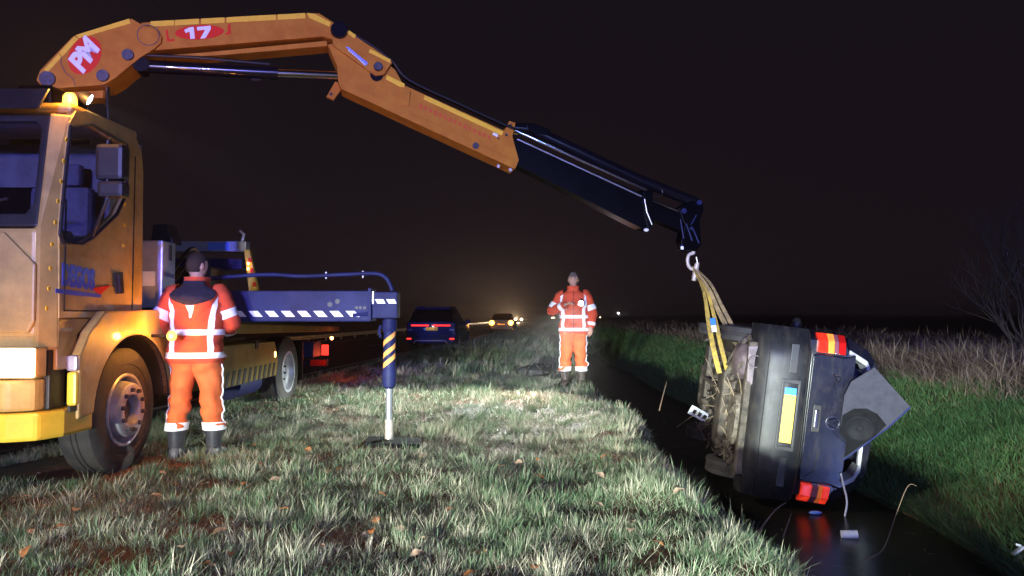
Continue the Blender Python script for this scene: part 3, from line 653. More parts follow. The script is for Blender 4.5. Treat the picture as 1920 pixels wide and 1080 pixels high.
# gear behind the cab
MB().box((-3.55, 6.74, 1.60), (.90, .26, .60)).build('tool_cabinet', 'box_steel', truck, bevel=.015)
MB().box((-3.215, 6.605, 1.56), (.11, .008, .13)).build('cabinet_white_patch', 'decal_white', truck)  # plain white patch on the cabinet front
MB().box((-3.095, 6.75, 1.80), (.006, .05, .14)).build('cabinet_vent', 'black_plastic', truck)
MB().prism([V(-3.35, 6.9, 1.90), V(-3.14, 6.9, 1.90), V(-3.2, 6.9, 2.08), V(-3.33, 6.9, 2.08)], (0, .2, 0)).build('filler_cap', 'dark_plastic', truck, bevel=.01)
MB().box((-3.55, 8.6, 2.02), (1.0, .14, .12)).build('gantry_bar', 'box_steel', truck, bevel=.01)
MB().box((-3.36, 8.525, 2.02), (.24, .01, .09)).build('gantry_sign', 'debris_blue', truck)
MB().box((-3.8, 8.62, 1.82), (1.4, .16, .12)).build('gantry_lower_bar', 'frame_blue_lit', truck, bevel=.01)
MB().tube([V(-3.10, 8.55, 2.08), V(-3.08, 8.55, 2.16), V(-3.13, 8.55, 2.20)], .018, 8).build('gantry_hook', 'box_steel', truck, True)
MB().prism([V(-3.06, 8.5, 1.98), V(-3.0, 8.5, 1.98), V(-2.88, 8.5, 1.45), V(-2.99, 8.5, 1.45)], (0, .06, 0)).build('stay_arm', 'bumper_yellow', truck, bevel=.006)
for z in (1.86, 1.74, 1.58): MB().box((-2.985 + (1.86 - z) * .2, 8.49, z), (.035, .012, .05)).build('stay_reflector', 'decal_red', truck)
for z in (1.82, 1.76): MB().ell((-3.0, 8.475, z), (.012, .012, .016), 8, 6).build('stay_lamp', 'marker_glow', truck, True)
MB().box((-4.2, 8.3, 1.45), (1.9, .5, .62)).build('winch_frame', 'black_plastic', truck, bevel=.03)
for k in range(4): MB().tube(spline([V(-3.3 - k * .06, 7.2, 1.3), V(-3.15 - k * .05, 7.6, 1.75 + k * .05), V(-3.4, 8.2, 1.7 + .04 * k)], 6), .018, 6).build('hydraulic_hose', 'hose', truck, True)

# --- crane: every boom stands in one upright plane that swings out over the ditch
P0 = V(-4.3, 6.85, 0); P1 = V(2.06, 8.25, 0); U = (P1 - P0).normalized(); NRM = V(U.y, -U.x, 0)      # NRM looks to the camera
def bp(px, py, d=0.):
    r_ = ray(px, py); t = (P0 - CAM).dot(NRM) / r_.dot(NRM); return CAM + r_ * t - NRM * d
def plate(pts, thick, d=0.): return MB().prism([bp(x, y, d) for x, y in pts], -NRM * thick)
MB().prism([V(-4.62, 6.6, .9), V(-3.95, 6.6, .9), V(-3.95, 6.6, 1.6), V(-4.12, 6.6, 3.30), V(-4.42, 6.6, 3.30), V(-4.62, 6.6, 1.6)], (0, .6, 0)).build('crane_column', 'extension_black', truck, bevel=.03)
MB().box((-4.3, 7.0, .98), (2.1, .5, .35)).build('crane_base', 'crane_orange', truck, bevel=.02)
kb = plate([(68, 150), (75, 132), (137, 68), (240, 36), (247, 35), (262, 44), (292, 56), (303, 68), (302, 80), (288, 92), (262, 108), (216, 146), (196, 158), (180, 160), (96, 166), (78, 162)], .36).build('knuckle_plate', 'crane_orange', truck, bevel=.012)
mb_ = plate([(262, 40), (300, 37), (560, 23), (598, 22), (626, 40), (652, 58), (640, 78), (606, 66), (276, 93), (270, 70)], .30, .03).build('main_boom', 'crane_orange', truck, bevel=.010)
plate([(300, 98), (380, 92), (612, 70), (614, 80), (430, 96), (380, 99)], .22, .09).build('boom_flange', 'crane_orange', mb_, bevel=.006)
plate([(96, 168), (188, 163), (186, 178), (110, 180)], .2, .1).build('knuckle_underplate', 'crane_orange', kb, bevel=.006)
# reflective tape along the edges, in separate lengths
def tape(parent, pts, d=-.003): plate(pts, .003, d).build('reflective_tape', 'tape_yellow', parent)
tape(kb, [(82, 131), (110, 101), (116, 107), (90, 135)]); tape(kb, [(111, 99), (140, 68), (147, 73), (117, 106)]); tape(kb, [(142, 66), (242, 35), (245, 44), (148, 72)])
for x0, x1 in ((281, 325), (327, 372), (376, 420), (424, 517), (520, 572)):
    f = lambda x: 38 - (x - 281) * .0535
    plate([(x0, f(x0)), (x1, f(x1)), (x1, f(x1) + 10), (x0, f(x0) + 10)], .003, .026).build('reflective_tape', 'tape_yellow', mb_)
plate([(575, 22), (590, 24), (620, 40), (617, 48), (580, 32)], .003, .026).build('reflective_tape', 'tape_yellow', mb_)
for p_, r_ in (((89, 148), .072), ((193, 142), .058), ((240, 103), .056)):
    c = bp(*p_); MB().cyl(c, c + NRM * .02, r_, r_ * .92, 24).build('pivot_pin', 'pin_steel', kb, True)
c = bp(278, 66); MB().lathe([(.10, 0), (.10, .004), (.094, .004), (.094, 0)], c, NRM, 32).build('weld_ring', 'pin_steel', kb)
MB().tube([bp(115, 107), bp(114, 118), bp(122, 135), bp(138, 149), bp(141, 162)], .005, 5).build('weld_seam', 'pin_steel', kb)
# round red badge with PM, oval red badge with 17
def oval(cx, cy_, a, b_, ang, n=40):
    return [(cx + a * math.cos(t) * math.cos(ang) - b_ * math.sin(t) * math.sin(ang), cy_ + a * math.cos(t) * math.sin(ang) + b_ * math.sin(t) * math.cos(ang)) for t in [2 * math.pi * i / n for i in range(n)]]
plate(oval(159, 104, 38, 29, R(-60)), .003, -.003).build('red_badge', 'decal_red', kb)
aP = R(60); text_obj('badge_lettering', 'PM', .235, bp(160, 104, -.009), U * math.cos(aP) + V(0, 0, 1) * math.sin(aP), -U * math.sin(aP - .25) + V(0, 0, 1) * math.cos(aP - .25), 'decal_white', kb, bold=.012, squash=.95)
plate(oval(373, 58.5, 46, 13.5, R(-3)), .003, .024).build('red_badge', 'decal_red', mb_)
plate([(344.5, 54.5), (355, 49.5), (362.5, 49), (364.5, 71), (356, 71.5), (354.5, 57.5), (347, 60.5)], .003, .021).build('badge_digit', 'decal_white', mb_)
plate([(368, 49), (394, 46.5), (394.5, 52.5), (384.5, 70), (375, 70.8), (384, 54), (369, 55.5)], .003, .021).build('badge_digit', 'decal_white', mb_)
plate([(309, 54), (313, 54), (316, 72), (326, 71), (326, 75), (312, 76)], .003, .026).build('badge_bracket', 'decal_red', mb_)
plate([(426, 44), (431, 43), (432, 62), (422, 64), (422, 60), (427, 59)], .003, .026).build('badge_bracket', 'decal_red', mb_)
# lift cylinder and boom cylinder
MB().cyl(bp(193, 150, .12), bp(198, 262, .12), .028, n=14).build('lift_rod', 'chrome', truck, True)
bcyl = MB().cyl(bp(262, 118, .10), bp(516, 131, .10), .062, n=24).build('boom_cylinder', 'cylinder_black', truck, True)
MB().cyl(bp(505, 130.4, .10), bp(520, 131.2, .10), .068, n=24).build('cylinder_gland', 'cylinder_black', bcyl, True)
MB().cyl(bp(518, 131, .10), bp(700, 138, .10), .040, n=24).build('cylinder_rod', 'chrome', bcyl, True)
MB().cyl(bp(706, 139, .02), bp(706, 139, .2), .062, n=20).build('rod_eye', 'cylinder_black', bcyl, True)
MB().cyl(bp(262, 118, .02), bp(262, 118, .2), .075, n=20).build('cylinder_eye', 'cylinder_black', bcyl, True)
MB().tube([bp(270, 100, .05), bp(360, 104, .05), bp(505, 117, .05)], .014, 8).build('cylinder_pipe', 'hose', bcyl, True)
MB().ell(bp(478, 145, .08), (.05, .03, .015), 8, 6).build('cylinder_valve', 'pin_steel', bcyl, True)
# outer boom
ob = plate([(614, 80), (640, 76), (652, 58), (742, 128), (757, 156), (948, 243), (957, 224), (969, 228), (963, 254), (975, 298), (968, 316), (944, 305), (640, 164), (634, 152), (632, 122)], .27, .045).build('outer_boom', 'crane_orange', truck, bevel=.010)
lk = plate([(618, 46), (652, 58), (733, 112), (735, 118), (720, 140), (704, 142), (625, 85)], .035, .0).build('link_arm', 'crane_orange', truck, bevel=.006)
plate([(618, 46), (652, 58), (733, 112), (735, 118), (720, 140), (704, 142), (625, 85)], .035, .32).build('link_arm', 'crane_orange', truck, bevel=.006)
c = bp(636, 57, -.002); MB().cyl(c, c + NRM * .03, .088, .08, 28).build('elbow_pin', 'cylinder_black', lk, True)
c = bp(709, 125, -.002); MB().cyl(c, c + NRM * .022, .048, .042, 22).build('link_pin', 'pin_steel', lk, True)
plate([(648, 88), (653, 88), (690, 118), (686, 124), (682, 121)], .003, -.003).build('maker_label', 'label_blue', lk)
for k in range(9):
    t = k / 8; x = 654 + 29 * t; y = 93 + 25.5 * t; plate([(x, y), (x + 2, y + 1.6), (x + .6, y + 4), (x - 1.4, y + 2.4)], .002, -.005).build('label_letter', 'decal_white', lk)
tape(lk, [(654, 57), (668, 66), (664, 72), (652, 63)]); tape(lk, [(694, 92), (733, 112), (731, 118), (691, 98)])
tape(ob, [(726, 138), (760, 155), (757, 164), (723, 146)], .042); tape(ob, [(797, 176), (945, 245), (942, 252), (795, 184)], .042)
plate([(628, 146), (646, 152), (625, 181), (611, 175)], .05, .12).build('transport_lug', 'crane_orange', ob, bevel=.005)
c = bp(620, 170, .117); MB().cyl(c, c + NRM * .002, .016, n=14).build('lug_hole', 'black_plastic', ob)
plate([(752, 160), (770, 170), (767, 198), (748, 192)], .02, .03).build('boom_rib', 'crane_orange', ob, bevel=.004)
plate([(634, 152), (640, 150), (945, 290), (968, 300), (966, 316), (944, 305), (640, 165)], .016, .032).build('boom_lower_rib', 'crane_orange', ob, bevel=.004)
for k in range(15):
    x = 788 + k * 9.2; y = 192 + k * 4.25; h_ = 7 if k % 3 else 8
    plate([(x, y), (x + 5, y + 2.3), (x + 4, y + 2.3 + h_), (x - 1, y + h_)], .002, .042).build('faded_letter', 'decal_red_faded', ob)
plate([(926, 246), (935, 250), (934, 255), (925, 251)], .003, .041).build('small_sign', 'decal_white', ob)
for p_, r_ in (((951, 251), .016), ((936, 258), .009), ((893, 272), .04), ((960, 232), .012)):
    c = bp(*p_, .045); MB().cyl(c, c + NRM * .02, r_, r_ * .85, 14).build('boom_bolt', 'pin_steel', ob, True)
for p_ in ((938, 308), (961, 315)):
    MB().ell(bp(*p_, .1), (.02, .02, .02), 8, 6).build('work_lamp', 'debris_white', ob, True)
# hose bundle over the elbow and along the outer boom
for k in range(5):
    d = .03 + .05 * k; o = k * 2.2
    MB().tube(spline([bp(640, 52 - o, d), bp(690, 78 - o, d), bp(735, 112 - o, d), bp(768, 148 - o, d), bp(860, 192 - o, d), bp(965, 240 - o, d)], 8), .016, 6).build('boom_hose', 'hose', ob, True)
for k in range(7): MB().ell(bp(668 + k * 4, 74 + k * 4, .02 + .03 * (k % 3)), (.02, .02, .02), 7, 5).build('hose_coupling', 'pin_steel', lk, True)
# telescopic extensions with their cylinders
e1 = plate([(960, 254), (1214, 362), (1222, 372), (1218, 428), (1208, 426), (972, 306)], .20, .08).build('extension_boom', 'extension_black', truck, bevel=.008)
e2 = plate([(1205, 362), (1290, 398), (1288, 432), (1206, 398)], .15, .105).build('extension_boom', 'extension_black', truck, bevel=.006)
MB().tube([bp(966, 243, .03), bp(1214, 355, .03)], .019, 12).build('extension_rod', 'chrome', e1, True)
MB().tube([bp(972, 259, .05), bp(1206, 367, .05)], .011, 10).build('extension_pipe', 'brushed_steel', e1, True)
MB().tube([bp(968, 234, .14), bp(1000, 236, .14), bp(1200, 330, .14), bp(1318, 378, .14)], .062, 14).build('extension_cylinder', 'cylinder_black', e1, True)
plate([(990, 231), (1002, 228), (1034, 240), (1034, 252), (992, 243)], .12, .06).build('cylinder_bracket', 'extension_black', e1, bevel=.008)
plate([(1210, 352), (1228, 356), (1230, 420), (1220, 430), (1212, 400)], .22, .06).build('end_bracket', 'extension_black', e1, bevel=.008)
MB().tube([bp(1212, 372, .05), bp(1216, 396, .05), bp(1226, 420, .05)], .007, 6).build('bracket_edge', 'brushed_steel', e1, True)
MB().ell(bp(1216, 430, .06), (.03, .02, .02), 8, 6).build('bracket_lamp', 'debris_white', e1, True)
MB().tube([bp(1228, 374, .08), bp(1278, 394, .08)], .016, 10).build('end_rod', 'chrome', e2, True)
MB().tube(spline([bp(1230, 350, .06), bp(1243, 352, .06), bp(1246, 362, .06), bp(1232, 368, .06)], 6), .008, 6).build('hose_loop', 'hose', e2, True)
hd = plate([(1278, 388), (1300, 374), (1324, 376), (1326, 392), (1318, 414), (1322, 456), (1312, 470), (1288, 468), (1283, 452), (1290, 420)], .16, .08).build('boom_head', 'extension_black', truck, bevel=.01)
for p_, q_ in (((1281, 410), (1287, 446)), ((1311, 402), (1301, 420)), ((1305, 428), (1316, 455)), ((1292, 418), (1303, 450))):
    MB().tube([bp(*p_, .07), bp(*q_, .07)], .008, 6).build('head_edge', 'frame_blue_lit', hd, True)
for p_, r_ in (((1287, 394), .03), ((1316, 378), .03), ((1301, 427), .02), ((1283, 461), .02)):
    c = bp(*p_, .075); MB().cyl(c, c + NRM * .02, r_, n=12).build('head_pin', 'frame_blue_lit', hd, True)
MB().box(bp(1283, 464, .06), (.03, .03, .035)).build('head_lamp', 'debris_white', hd)
# hook
HK = bp(1311, 490, .15)
hk = MB().tube(spline([HK + V(.0, 0, .10), HK + V(-.045, 0, .085), HK + V(-.062, 0, .03), HK + V(-.055, 0, -.03), HK + V(-.02, 0, -.075), HK + V(.03, 0, -.07), HK + V(.05, 0, -.03), HK + V(.045, 0, .0)], 5), [.020] * 36, 10).build('lifting_hook', 'hook_steel', truck, True)
MB().tube([HK + V(.035, -.01, .06), HK + V(.048, -.01, -.01)], .012, 8).build('hook_latch', 'brushed_steel', hk, True)
MB().cyl(HK + V(.0, 0, .09), HK + V(.01, 0, .16), .022, n=12).build('hook_shank', 'hook_steel', hk, True)

# --- outrigger
OY = 7.0
def oz(py): return CAMZ + (588 - py) / F * OY
def ox(px): return (px - 960) / F * OY
og = MB().box(((ox(425) + ox(697)) / 2 - .35, OY + .12, (oz(545) + oz(603)) / 2), (ox(697) - ox(425) + .7, .24, oz(545) - oz(603))).build('outrigger_beam', 'frame_blue_lit', truck, bevel=.012)
MB().box(((ox(690) + ox(744)) / 2, OY + .12, (oz(547) + oz(597)) / 2), (ox(744) - ox(690), .19, oz(547) - oz(597))).build('outrigger_end', 'frame_blue_lit', og, bevel=.012)
MB().box((ox(693.5), OY + .12, (oz(540) + oz(602)) / 2), (.03, .28, oz(540) - oz(602))).build('beam_collar', 'frame_blue_lit', og, bevel=.006)
MB().box((ox(697.5), OY + .016, oz(558)), (.028, .006, .12)).build('collar_tape', 'decal_white', og)
for k in range(8):
    x = 436 + k * 30.3
    MB().prism([V(ox(a), OY - .003, oz(c_)) for a, c_ in ((x, 583), (x + 17, 583), (x + 27, 594), (x + 10, 594))], (0, .003, 0)).build('warning_stripe', 'tape_white', og)
for x in (704, 725): MB().prism([V(ox(a), OY + .022, oz(c_)) for a, c_ in ((x - 2, 561), (x + 14, 561), (x + 18, 569), (x + 3, 569))], (0, .003, 0)).build('warning_stripe', 'tape_white', og)
for x, y in ((619, 571), (633, 565)): MB().cyl(V(ox(x), OY, oz(y)), V(ox(x), OY - .006, oz(y)), .024, n=16).build('beam_hole', 'black_plastic', og)
for x in (669, 676, 684): MB().box((ox(x), OY - .003, oz(577)), (.028, .01, .025)).build('beam_plug', 'black_plastic', og)
MB().tube([V(ox(662), OY + .0, oz(591)), V(ox(697), OY, oz(588))], .018, 8).build('beam_pin', 'frame_blue_lit', og, True)
LX = ox(727.5); LY = OY + .10
lg = MB().cyl((LX, LY, oz(598)), (LX, LY, oz(712)), .056, n=28).build('outrigger_leg', 'frame_blue_lit', truck, True)
MB().lathe([(.068, oz(600)), (.068, oz(618)), (.057, oz(622))], (LX, LY, 0), (0, 0, 1), 28).build('leg_collar', 'frame_blue_lit', lg, True)
MB().lathe([(.057, oz(690)), (.066, oz(697)), (.066, oz(718)), (.060, oz(726)), (.033, oz(730))], (LX, LY, 0), (0, 0, 1), 28).build('leg_gland', 'frame_blue_lit', lg, True)
MB().cyl((LX, LY, oz(728)), (LX, LY, oz(790)), .033, n=24).build('leg_rod', 'rod_pale', lg, True)
MB().cyl((LX, LY, oz(788)), (LX, LY, .045), .036, .040, n=20).build('leg_foot', 'hook_steel', lg, True)
MB().tube([V(LX - .085, LY, oz(610)), V(LX - .10, LY, oz(622)), V(LX - .085, LY, oz(634))], .012, 6).build('leg_handle', 'frame_blue_lit', lg, True)
for yy0 in (640, 663, 682):
    rg = []
    for zz in (0, 1):
        rg.append([V(LX + .0585 * math.cos(t), LY + .0585 * math.sin(t), oz(yy0 - 16 * (t + 1.5 * math.pi / 2 + 1.2) / 2.6 * 1.4 + (10 if zz else 0) + 8)) for t in [R(-175 + 170 * i / 14) for i in range(15)]])
    MB().loft(rg, closed=False).build('leg_tape', 'tape_orange', lg)
MB().tube(spline([V(-3.6, 7.08, 1.52), V(ox(470), 7.08, oz(515)), V(ox(560), 7.08, oz(517)), V(ox(640), 7.08, oz(514)), V(ox(700), 7.08, oz(512)), V(ox(722), 7.08, oz(522)), V(ox(733), 7.08, oz(545))], 8), .020, 10).build('hydraulic_pipe', 'frame_blue_lit', truck, True)
for x, y in ((607, 515), (677, 513)): MB().cyl(V(ox(x), 7.08, oz(y) - .035), V(ox(x), 7.08, oz(y) + .03), .009, n=8).build('pipe_clip', 'debris_white', truck)
pad = MB().box((LX + .05, 7.04, .035), (.50, .38, .06), Euler((0, .05, R(6)))).build('outrigger_pad', 'pad_black', None, bevel=.006)
tag(pad, 'flat black outrigger pad pressed into the grass under the jack leg', 'pad')
# ------------------------------------------------------------------ the wrecked hatchback, lying on its right flank over the ditch
def shell(name, m, parent, st, smooth=True):
    """st: (y, z_bottom, z_waist, z_top, half_bottom, half_waist, half_top)"""
    rings = []
    for y, zb, zw, zt, hb_, hw, ht in st:
        half = [(hb_ * .55, zb), (hb_, zb), (lerp(hb_, hw, .75), zb + (zw - zb) * .10), (hw, zb + (zw - zb) * .35), (hw, zb + (zw - zb) * .75), (hw * .985, zw), (lerp(hw, ht, .5), lerp(zw, zt, .55)), (ht, zt - (zt - zw) * .08), (ht * .9, zt), (ht * .45, zt + .012)]
        rings.append([V(x, y, z) for x, z in half] + [V(-x, y, z) for x, z in reversed(half)])
    return MB().loft(rings).build(name, m, parent, smooth)
wk = tag(empty('wrecked_car', local=True), 'dark hatchback lying on its side above the ditch, muddy underside exposed', 'car')
WKR = .955
body = shell('body', 'car_paint', wk, [(.05, .42, 1.02, 1.08, .62, .74, .66), (.14, .30, 1.04, 1.11, .72, .80, .70), (.40, .235, 1.04, 1.11, .78, .825, .74), (1.2, .225, 1.02, 1.09, .79, .83, .74), (2.4, .225, .98, 1.05, .79, .83, .72), (2.9, .235, .93, .99, .78, .82, .70), (3.35, .25, .85, .89, .72, .78, .64), (3.62, .30, .72, .75, .60, .68, .52), (3.70, .38, .62, .64, .5, .6, .45)])
# bumper swept round the tail
prof_b = [(.26, .20), (.06, .215), (-.015, .27), (-.045, .38), (-.055, .52), (-.055, .66), (-.03, .715), (.03, .735), (.14, .735), (.14, .4)]
def bump_y(x): return .30 * max(0, abs(x) - .52) ** 1.7 * 3.2
rings = []
for i in range(29):
    x = -.835 + 1.67 * i / 28; q_ = bump_y(x); k_ = 1 - .06 * (abs(x) / .83) ** 6
    rings.append([V(x, y + q_, .45 + (z - .45) * k_) for y, z in prof_b])
bm_ = MB().loft(rings).build('rear_bumper', 'car_bumper', wk, True)
def seam(pts, parent, r=.005, m='black_plastic', name='panel_gap'): return MB().tube(pts, r, 5).build(name, m, parent, True)
seam([V(x, bump_y(x) - .0545, .70) for x in [-.8 + .1 * i for i in range(17)]], bm_)
seam([V(x, bump_y(x) - .034, .335) for x in [-.8 + .1 * i for i in range(17)]], bm_)
MB().prism([V(-.34, -.068, .475), V(.34, -.068, .475), V(.34, -.068, .645), V(-.34, -.068, .645)], (0, .025, 0), [[V(-.30, -.068, .495), V(.30, -.068, .495), V(.30, -.068, .625), V(-.30, -.068, .625)]]).build('plate_recess', 'black_plastic', bm_, bevel=.004)
np_ = empty('number_plate', parent=wk)
MB().box((.035, -.062, .56), (.455, .008, .108)).build('plate_field', 'plate_yellow', np_, bevel=.003)
MB().box((-.228, -.062, .56), (.066, .008, .108)).build('plate_strip', 'plate_blue', np_, bevel=.003)
for s in (-1, 1): MB().box((s * .54, -.062 + bump_y(.5), .56), (.28, .014, .07)).build('rub_strip', 'black_plastic', bm_, bevel=.004)
# tailgate below the missing window
tg = MB().loft([[V(x * w_, y, z) for x, z in ((-.60, .745), (-.62, .80), (-.61, 1.02), (-.64, 1.125), (.64, 1.125), (.61, 1.02), (.62, .80), (.60, .745))] for y, w_ in ((.07, 1), (.012, 1), (-.006, .985), (-.008, .97))]).build('tailgate', 'car_paint', wk, bevel=.006)
MB().box((0, -.014, .832), (.26, .012, .075)).build('lock_plate', 'car_bumper', tg, bevel=.006)
MB().box((0, -.022, .832), (.17, .010, .036)).build('lock_handle', 'chrome', tg, bevel=.006)
MB().lathe([(.064, 0), (.064, .008), (.056, .008), (.056, 0)], (.02, -.008, .985), (0, -1, 0), 28).build('emblem_ring', 'chrome', tg)
e_ = (.02, -.013, .985)
def eb(pts): return [V(e_[0] + x, e_[1], e_[2] + z) for x, z in pts]
MB().tube(eb([(-.022, .050), (0, .006), (.022, .050)]), .0055, 5).build('emblem_letter', 'chrome', tg)
MB().tube(eb([(-.047, .03), (-.022, -.046), (0, -.004), (.022, -.046), (.047, .03)]), .0055, 5).build('emblem_letter', 'chrome', tg)
MB().tube(spline([V(-.44, -.012, .93), V(-.43, -.012, .955), V(-.41, -.012, .95), V(-.42, -.012, .975), V(-.42, -.012, 1.0), V(-.39, -.012, 1.01), V(-.37, -.012, .985), V(-.40, -.012, .965), V(-.31, -.012, .955), V(-.30, -.012, .965)], 4), .0035, 5).build('chrome_squiggle', 'chrome', tg)  # thin chrome squiggle on the tailgate
MB().tube([V(.56, -.010, .78), V(.50, -.011, .86), V(.33, -.011, .885)], .004, 5).build('dent_crease', 'car_bumper', tg)
# tail lamps: red, clear, orange and red fields
for s in (-1, 1):
    tl = empty('tail_light', parent=wk)
    for k, (z0, z1, m_) in enumerate(((.775, .865, 'red_lens_lit'), (.868, .925, 'orange_lens_lit' if s < 0 else 'clear_lens'), (.928, .965, 'clear_lens' if s < 0 else 'orange_dim'), (.968, 1.03, 'red_lens' if s < 0 else 'red_lens_lit'))):
        if m_ == 'orange_dim' and m_ not in MATS: mat('orange_dim', (.75, .22, .05), .2, emit=(1, .2, .03), estr=.25)
        MB().prism([V(s * .63, -.006 - .02 * (1 - k * .2), z0), V(s * .745, .018 - .01 * (1 - k * .2), z0), V(s * .815, .10, z0), V(s * .815, .16, z0), V(s * .63, .16, z0)], (0, 0, z1 - z0)).build('lens', m_, tl, bevel=.006)
# pillars, roof, inside
for s in (-1, 1):
    pl = MB().loft([[V(s * x, y, z) for x, y, z in q_] for q_ in (
        ((.80, .16, 1.08), (.80, .42, 1.08), (.69, .44, 1.10), (.69, .18, 1.10)),
        ((.70, .30, 1.32), (.70, .60, 1.32), (.60, .60, 1.32), (.60, .33, 1.32)),
        ((.60, .40, 1.43), (.60, .74, 1.45), (.50, .74, 1.42), (.50, .42, 1.41)))]).build('rear_pillar', 'car_paint', wk, bevel=.012)
    MB().loft([[V(s * x, y, z) for x, y, z in q_] for q_ in (
        ((.685, .15, 1.11), (.685, .4, 1.11), (.635, .4, 1.12), (.635, .17, 1.12)),
        ((.595, .30, 1.33), (.595, .56, 1.33), (.545, .56, 1.32), (.545, .30, 1.32)),
        ((.50, .38, 1.408), (.50, .60, 1.408), (.44, .60, 1.39), (.44, .37, 1.38)))]).build('pillar_trim', 'light_trim', pl, bevel=.012)
    MB().loft([[V(s * x, y, z) for x, y, z in q_] for q_ in (((.82, 2.55, 1.03), (.82, 2.65, 1.03), (.76, 2.65, 1.03), (.76, 2.55, 1.03)), ((.62, 1.95, 1.44), (.62, 2.05, 1.44), (.55, 2.05, 1.44), (.55, 1.95, 1.44)))]).build('front_pillar', 'car_paint', wk)
    MB().loft([[V(s * x, y, z) for x, y, z in q_] for q_ in (((.815, 1.5, 1.05), (.815, 1.6, 1.05), (.76, 1.6, 1.05), (.76, 1.5, 1.05)), ((.62, 1.45, 1.45), (.62, 1.55, 1.45), (.55, 1.55, 1.45), (.55, 1.45, 1.45)))]).build('middle_pillar', 'car_paint', wk)
    MB().add([V(s * .79, .5, 1.10), V(s * .80, 2.5, 1.06), V(s * .60, 1.95, 1.43), V(s * .60, .72, 1.43)], [(0, 1, 2, 3)]).build('side_glass', 'dark_glass', wk)
    wm = MB().ell((s * .90, 2.3, 1.08), (.09, .06, .06)).build('wing_mirror', 'car_bumper', wk, True)
rf = MB().loft([[V(x, y, z) for x, z in ((-.60, 1.425), (-.52, 1.465), (-.25, 1.487), (.25, 1.487), (.52, 1.465), (.60, 1.425), (.52, 1.415), (-.52, 1.415))] for y in (.42, .6, 1.2, 1.9, 2.06)]).build('roof', 'car_paint', wk, True)
MB().box((0, .44, 1.40), (1.0, .06, .035)).build('roof_trim', 'light_trim', rf, bevel=.012)
MB().loft([[V(x, y, z + dz) for x, y, z in ((-.58, 2.04, 1.44), (.58, 2.04, 1.44), (.74, 2.6, 1.05), (-.74, 2.6, 1.05))] for dz in (0, .006)]).build('windscreen', 'dark_glass', wk)
for x in (-.36, .36):
    st_ = MB().box((x, 1.02, 1.0), (.56, .14, .62)).build('rear_seat', 'seat_cloth', wk, bevel=.04)
    MB().box((x, 1.04, 1.34), (.26, .08, .12)).build('headrest', 'seat_cloth', st_, bevel=.03)
MB().box((.30, .6, 1.10), (.30, .5, .14), Euler((.1, .3, .2))).build('boot_lining', 'interior', wk, bevel=.02)
# underside
un = MB(); un.box((0, 1.75, .205), (1.42, 2.9, .035))
for x in (-.66, .66): un.box((x, 1.75, .19), (.08, 2.2, .06))
floor_ = un.build('floor_pan', 'underbody', wk, bevel=.008)
for x in (-.45, -.28, -.05, .14, .33, .50):
    MB().box((x, 1.75, .178), (.07, 2.3, .035)).build('floor_rib', 'underbody_pale', floor_, bevel=.010)
MB().box((.12, 1.12, .15), (.86, .42, .16)).build('fuel_tank', 'underbody', wk, bevel=.05)
MB().cyl((.14, .40, .24), (.14, .40, .12), .27, .24, 24).build('spare_wheel_well', 'underbody_pale', wk, True)
MB().box((0, .12, .20), (1.3, .12, .09)).build('rear_crossmember', 'underbody', wk, bevel=.02)
ra = MB().tube([V(-.66, .80, .24), V(-.3, .86, .20), (.3, .86, .20), V(.66, .80, .24)], .055, 12).build('rear_axle_beam', 'underbody_pale', wk, True)
for s in (-1, 1):
    MB().box((s * .56, .98, .20), (.10, .50, .09)).build('trailing_arm', 'underbody', ra, bevel=.02)
    MB().cyl((s * .50, .70, .18), (s * .50, .72, .40), .05, n=14).build('coil_spring', 'pin_steel', ra, True)
MB().ell((-.44, .36, .15), (.20, .26, .085), 18, 12).build('silencer', 'shield_steel', wk, True)
MB().prism([V(-.60, .05, .15), V(-.26, .05, .17), V(-.20, .05, .26), V(-.42, .05, .33), V(-.62, .05, .26)], (0, .03, 0)).build('heat_shield', 'shield_steel', wk, bevel=.008)
MB().lathe([(.045, -.10), (.062, .0), (.062, .02), (.052, .02), (.05, -.06)], (-.46, .04, .22), (0, -1, .1), 20).build('tailpipe', 'shield_steel', wk, True)
MB().tube(spline([V(-.44, .6, .15), V(-.30, .9, .12), V(-.08, 1.2, .12), V(-.05, 2.0, .12), V(-.05, 2.9, .12)], 6), .03, 10).build('exhaust_pipe', 'underbody_pale', wk, True)
MB().box((0, 2.95, .18), (1.0, .34, .13)).build('front_subframe', 'underbody', wk, bevel=.03)
MB().box((.1, 3.3, .20), (.6, .35, .16)).build('sump', 'underbody_pale', wk, bevel=.05)
for x0, y0, x1, y1 in ((-.62, .5, -.2, 1.4), (.2, 1.5, .55, .6), (-.3, 1.0, -.62, 2.2), (.35, .3, .6, 1.3), (.0, .6, .4, 1.6)):
    MB().tube(spline([V(x0, y0, .13), V((x0 + x1) / 2 + .05, (y0 + y1) / 2, .10), V(x1, y1, .14)], 6), .012, 6).build('brake_line', 'underbody_pale', floor_, True)
cl = MB()
for k in range(130):
    x = random.uniform(-.7, .72); y = random.uniform(.15, 3.3); r_ = random.uniform(.012, .05)
    cl.ell((x, y, random.uniform(.11, .19)), (r_ * random.uniform(.6, 1.8), r_ * random.uniform(.8, 2.5), r_ * .7), 7, 5, Euler((random.random(), random.random(), random.random() * 3)))
tag(cl.build('mud_clumps', 'underbody', wk), kind='stuff')
wd_ = MB()
for k in range(60):
    x = random.uniform(-.2, .75); y = random.uniform(.1, 2.4); p = V(x, y, random.uniform(.12, .2)); d = V(random.uniform(-.3, .12), random.uniform(-.25, .1), random.uniform(-.16, .02))
    wd_.tube([p, p + d * .5 + V(0, 0, .01), p + d], .0035, 4)
tag(wd_.build('caught_weeds', 'straw', wk), kind='stuff')
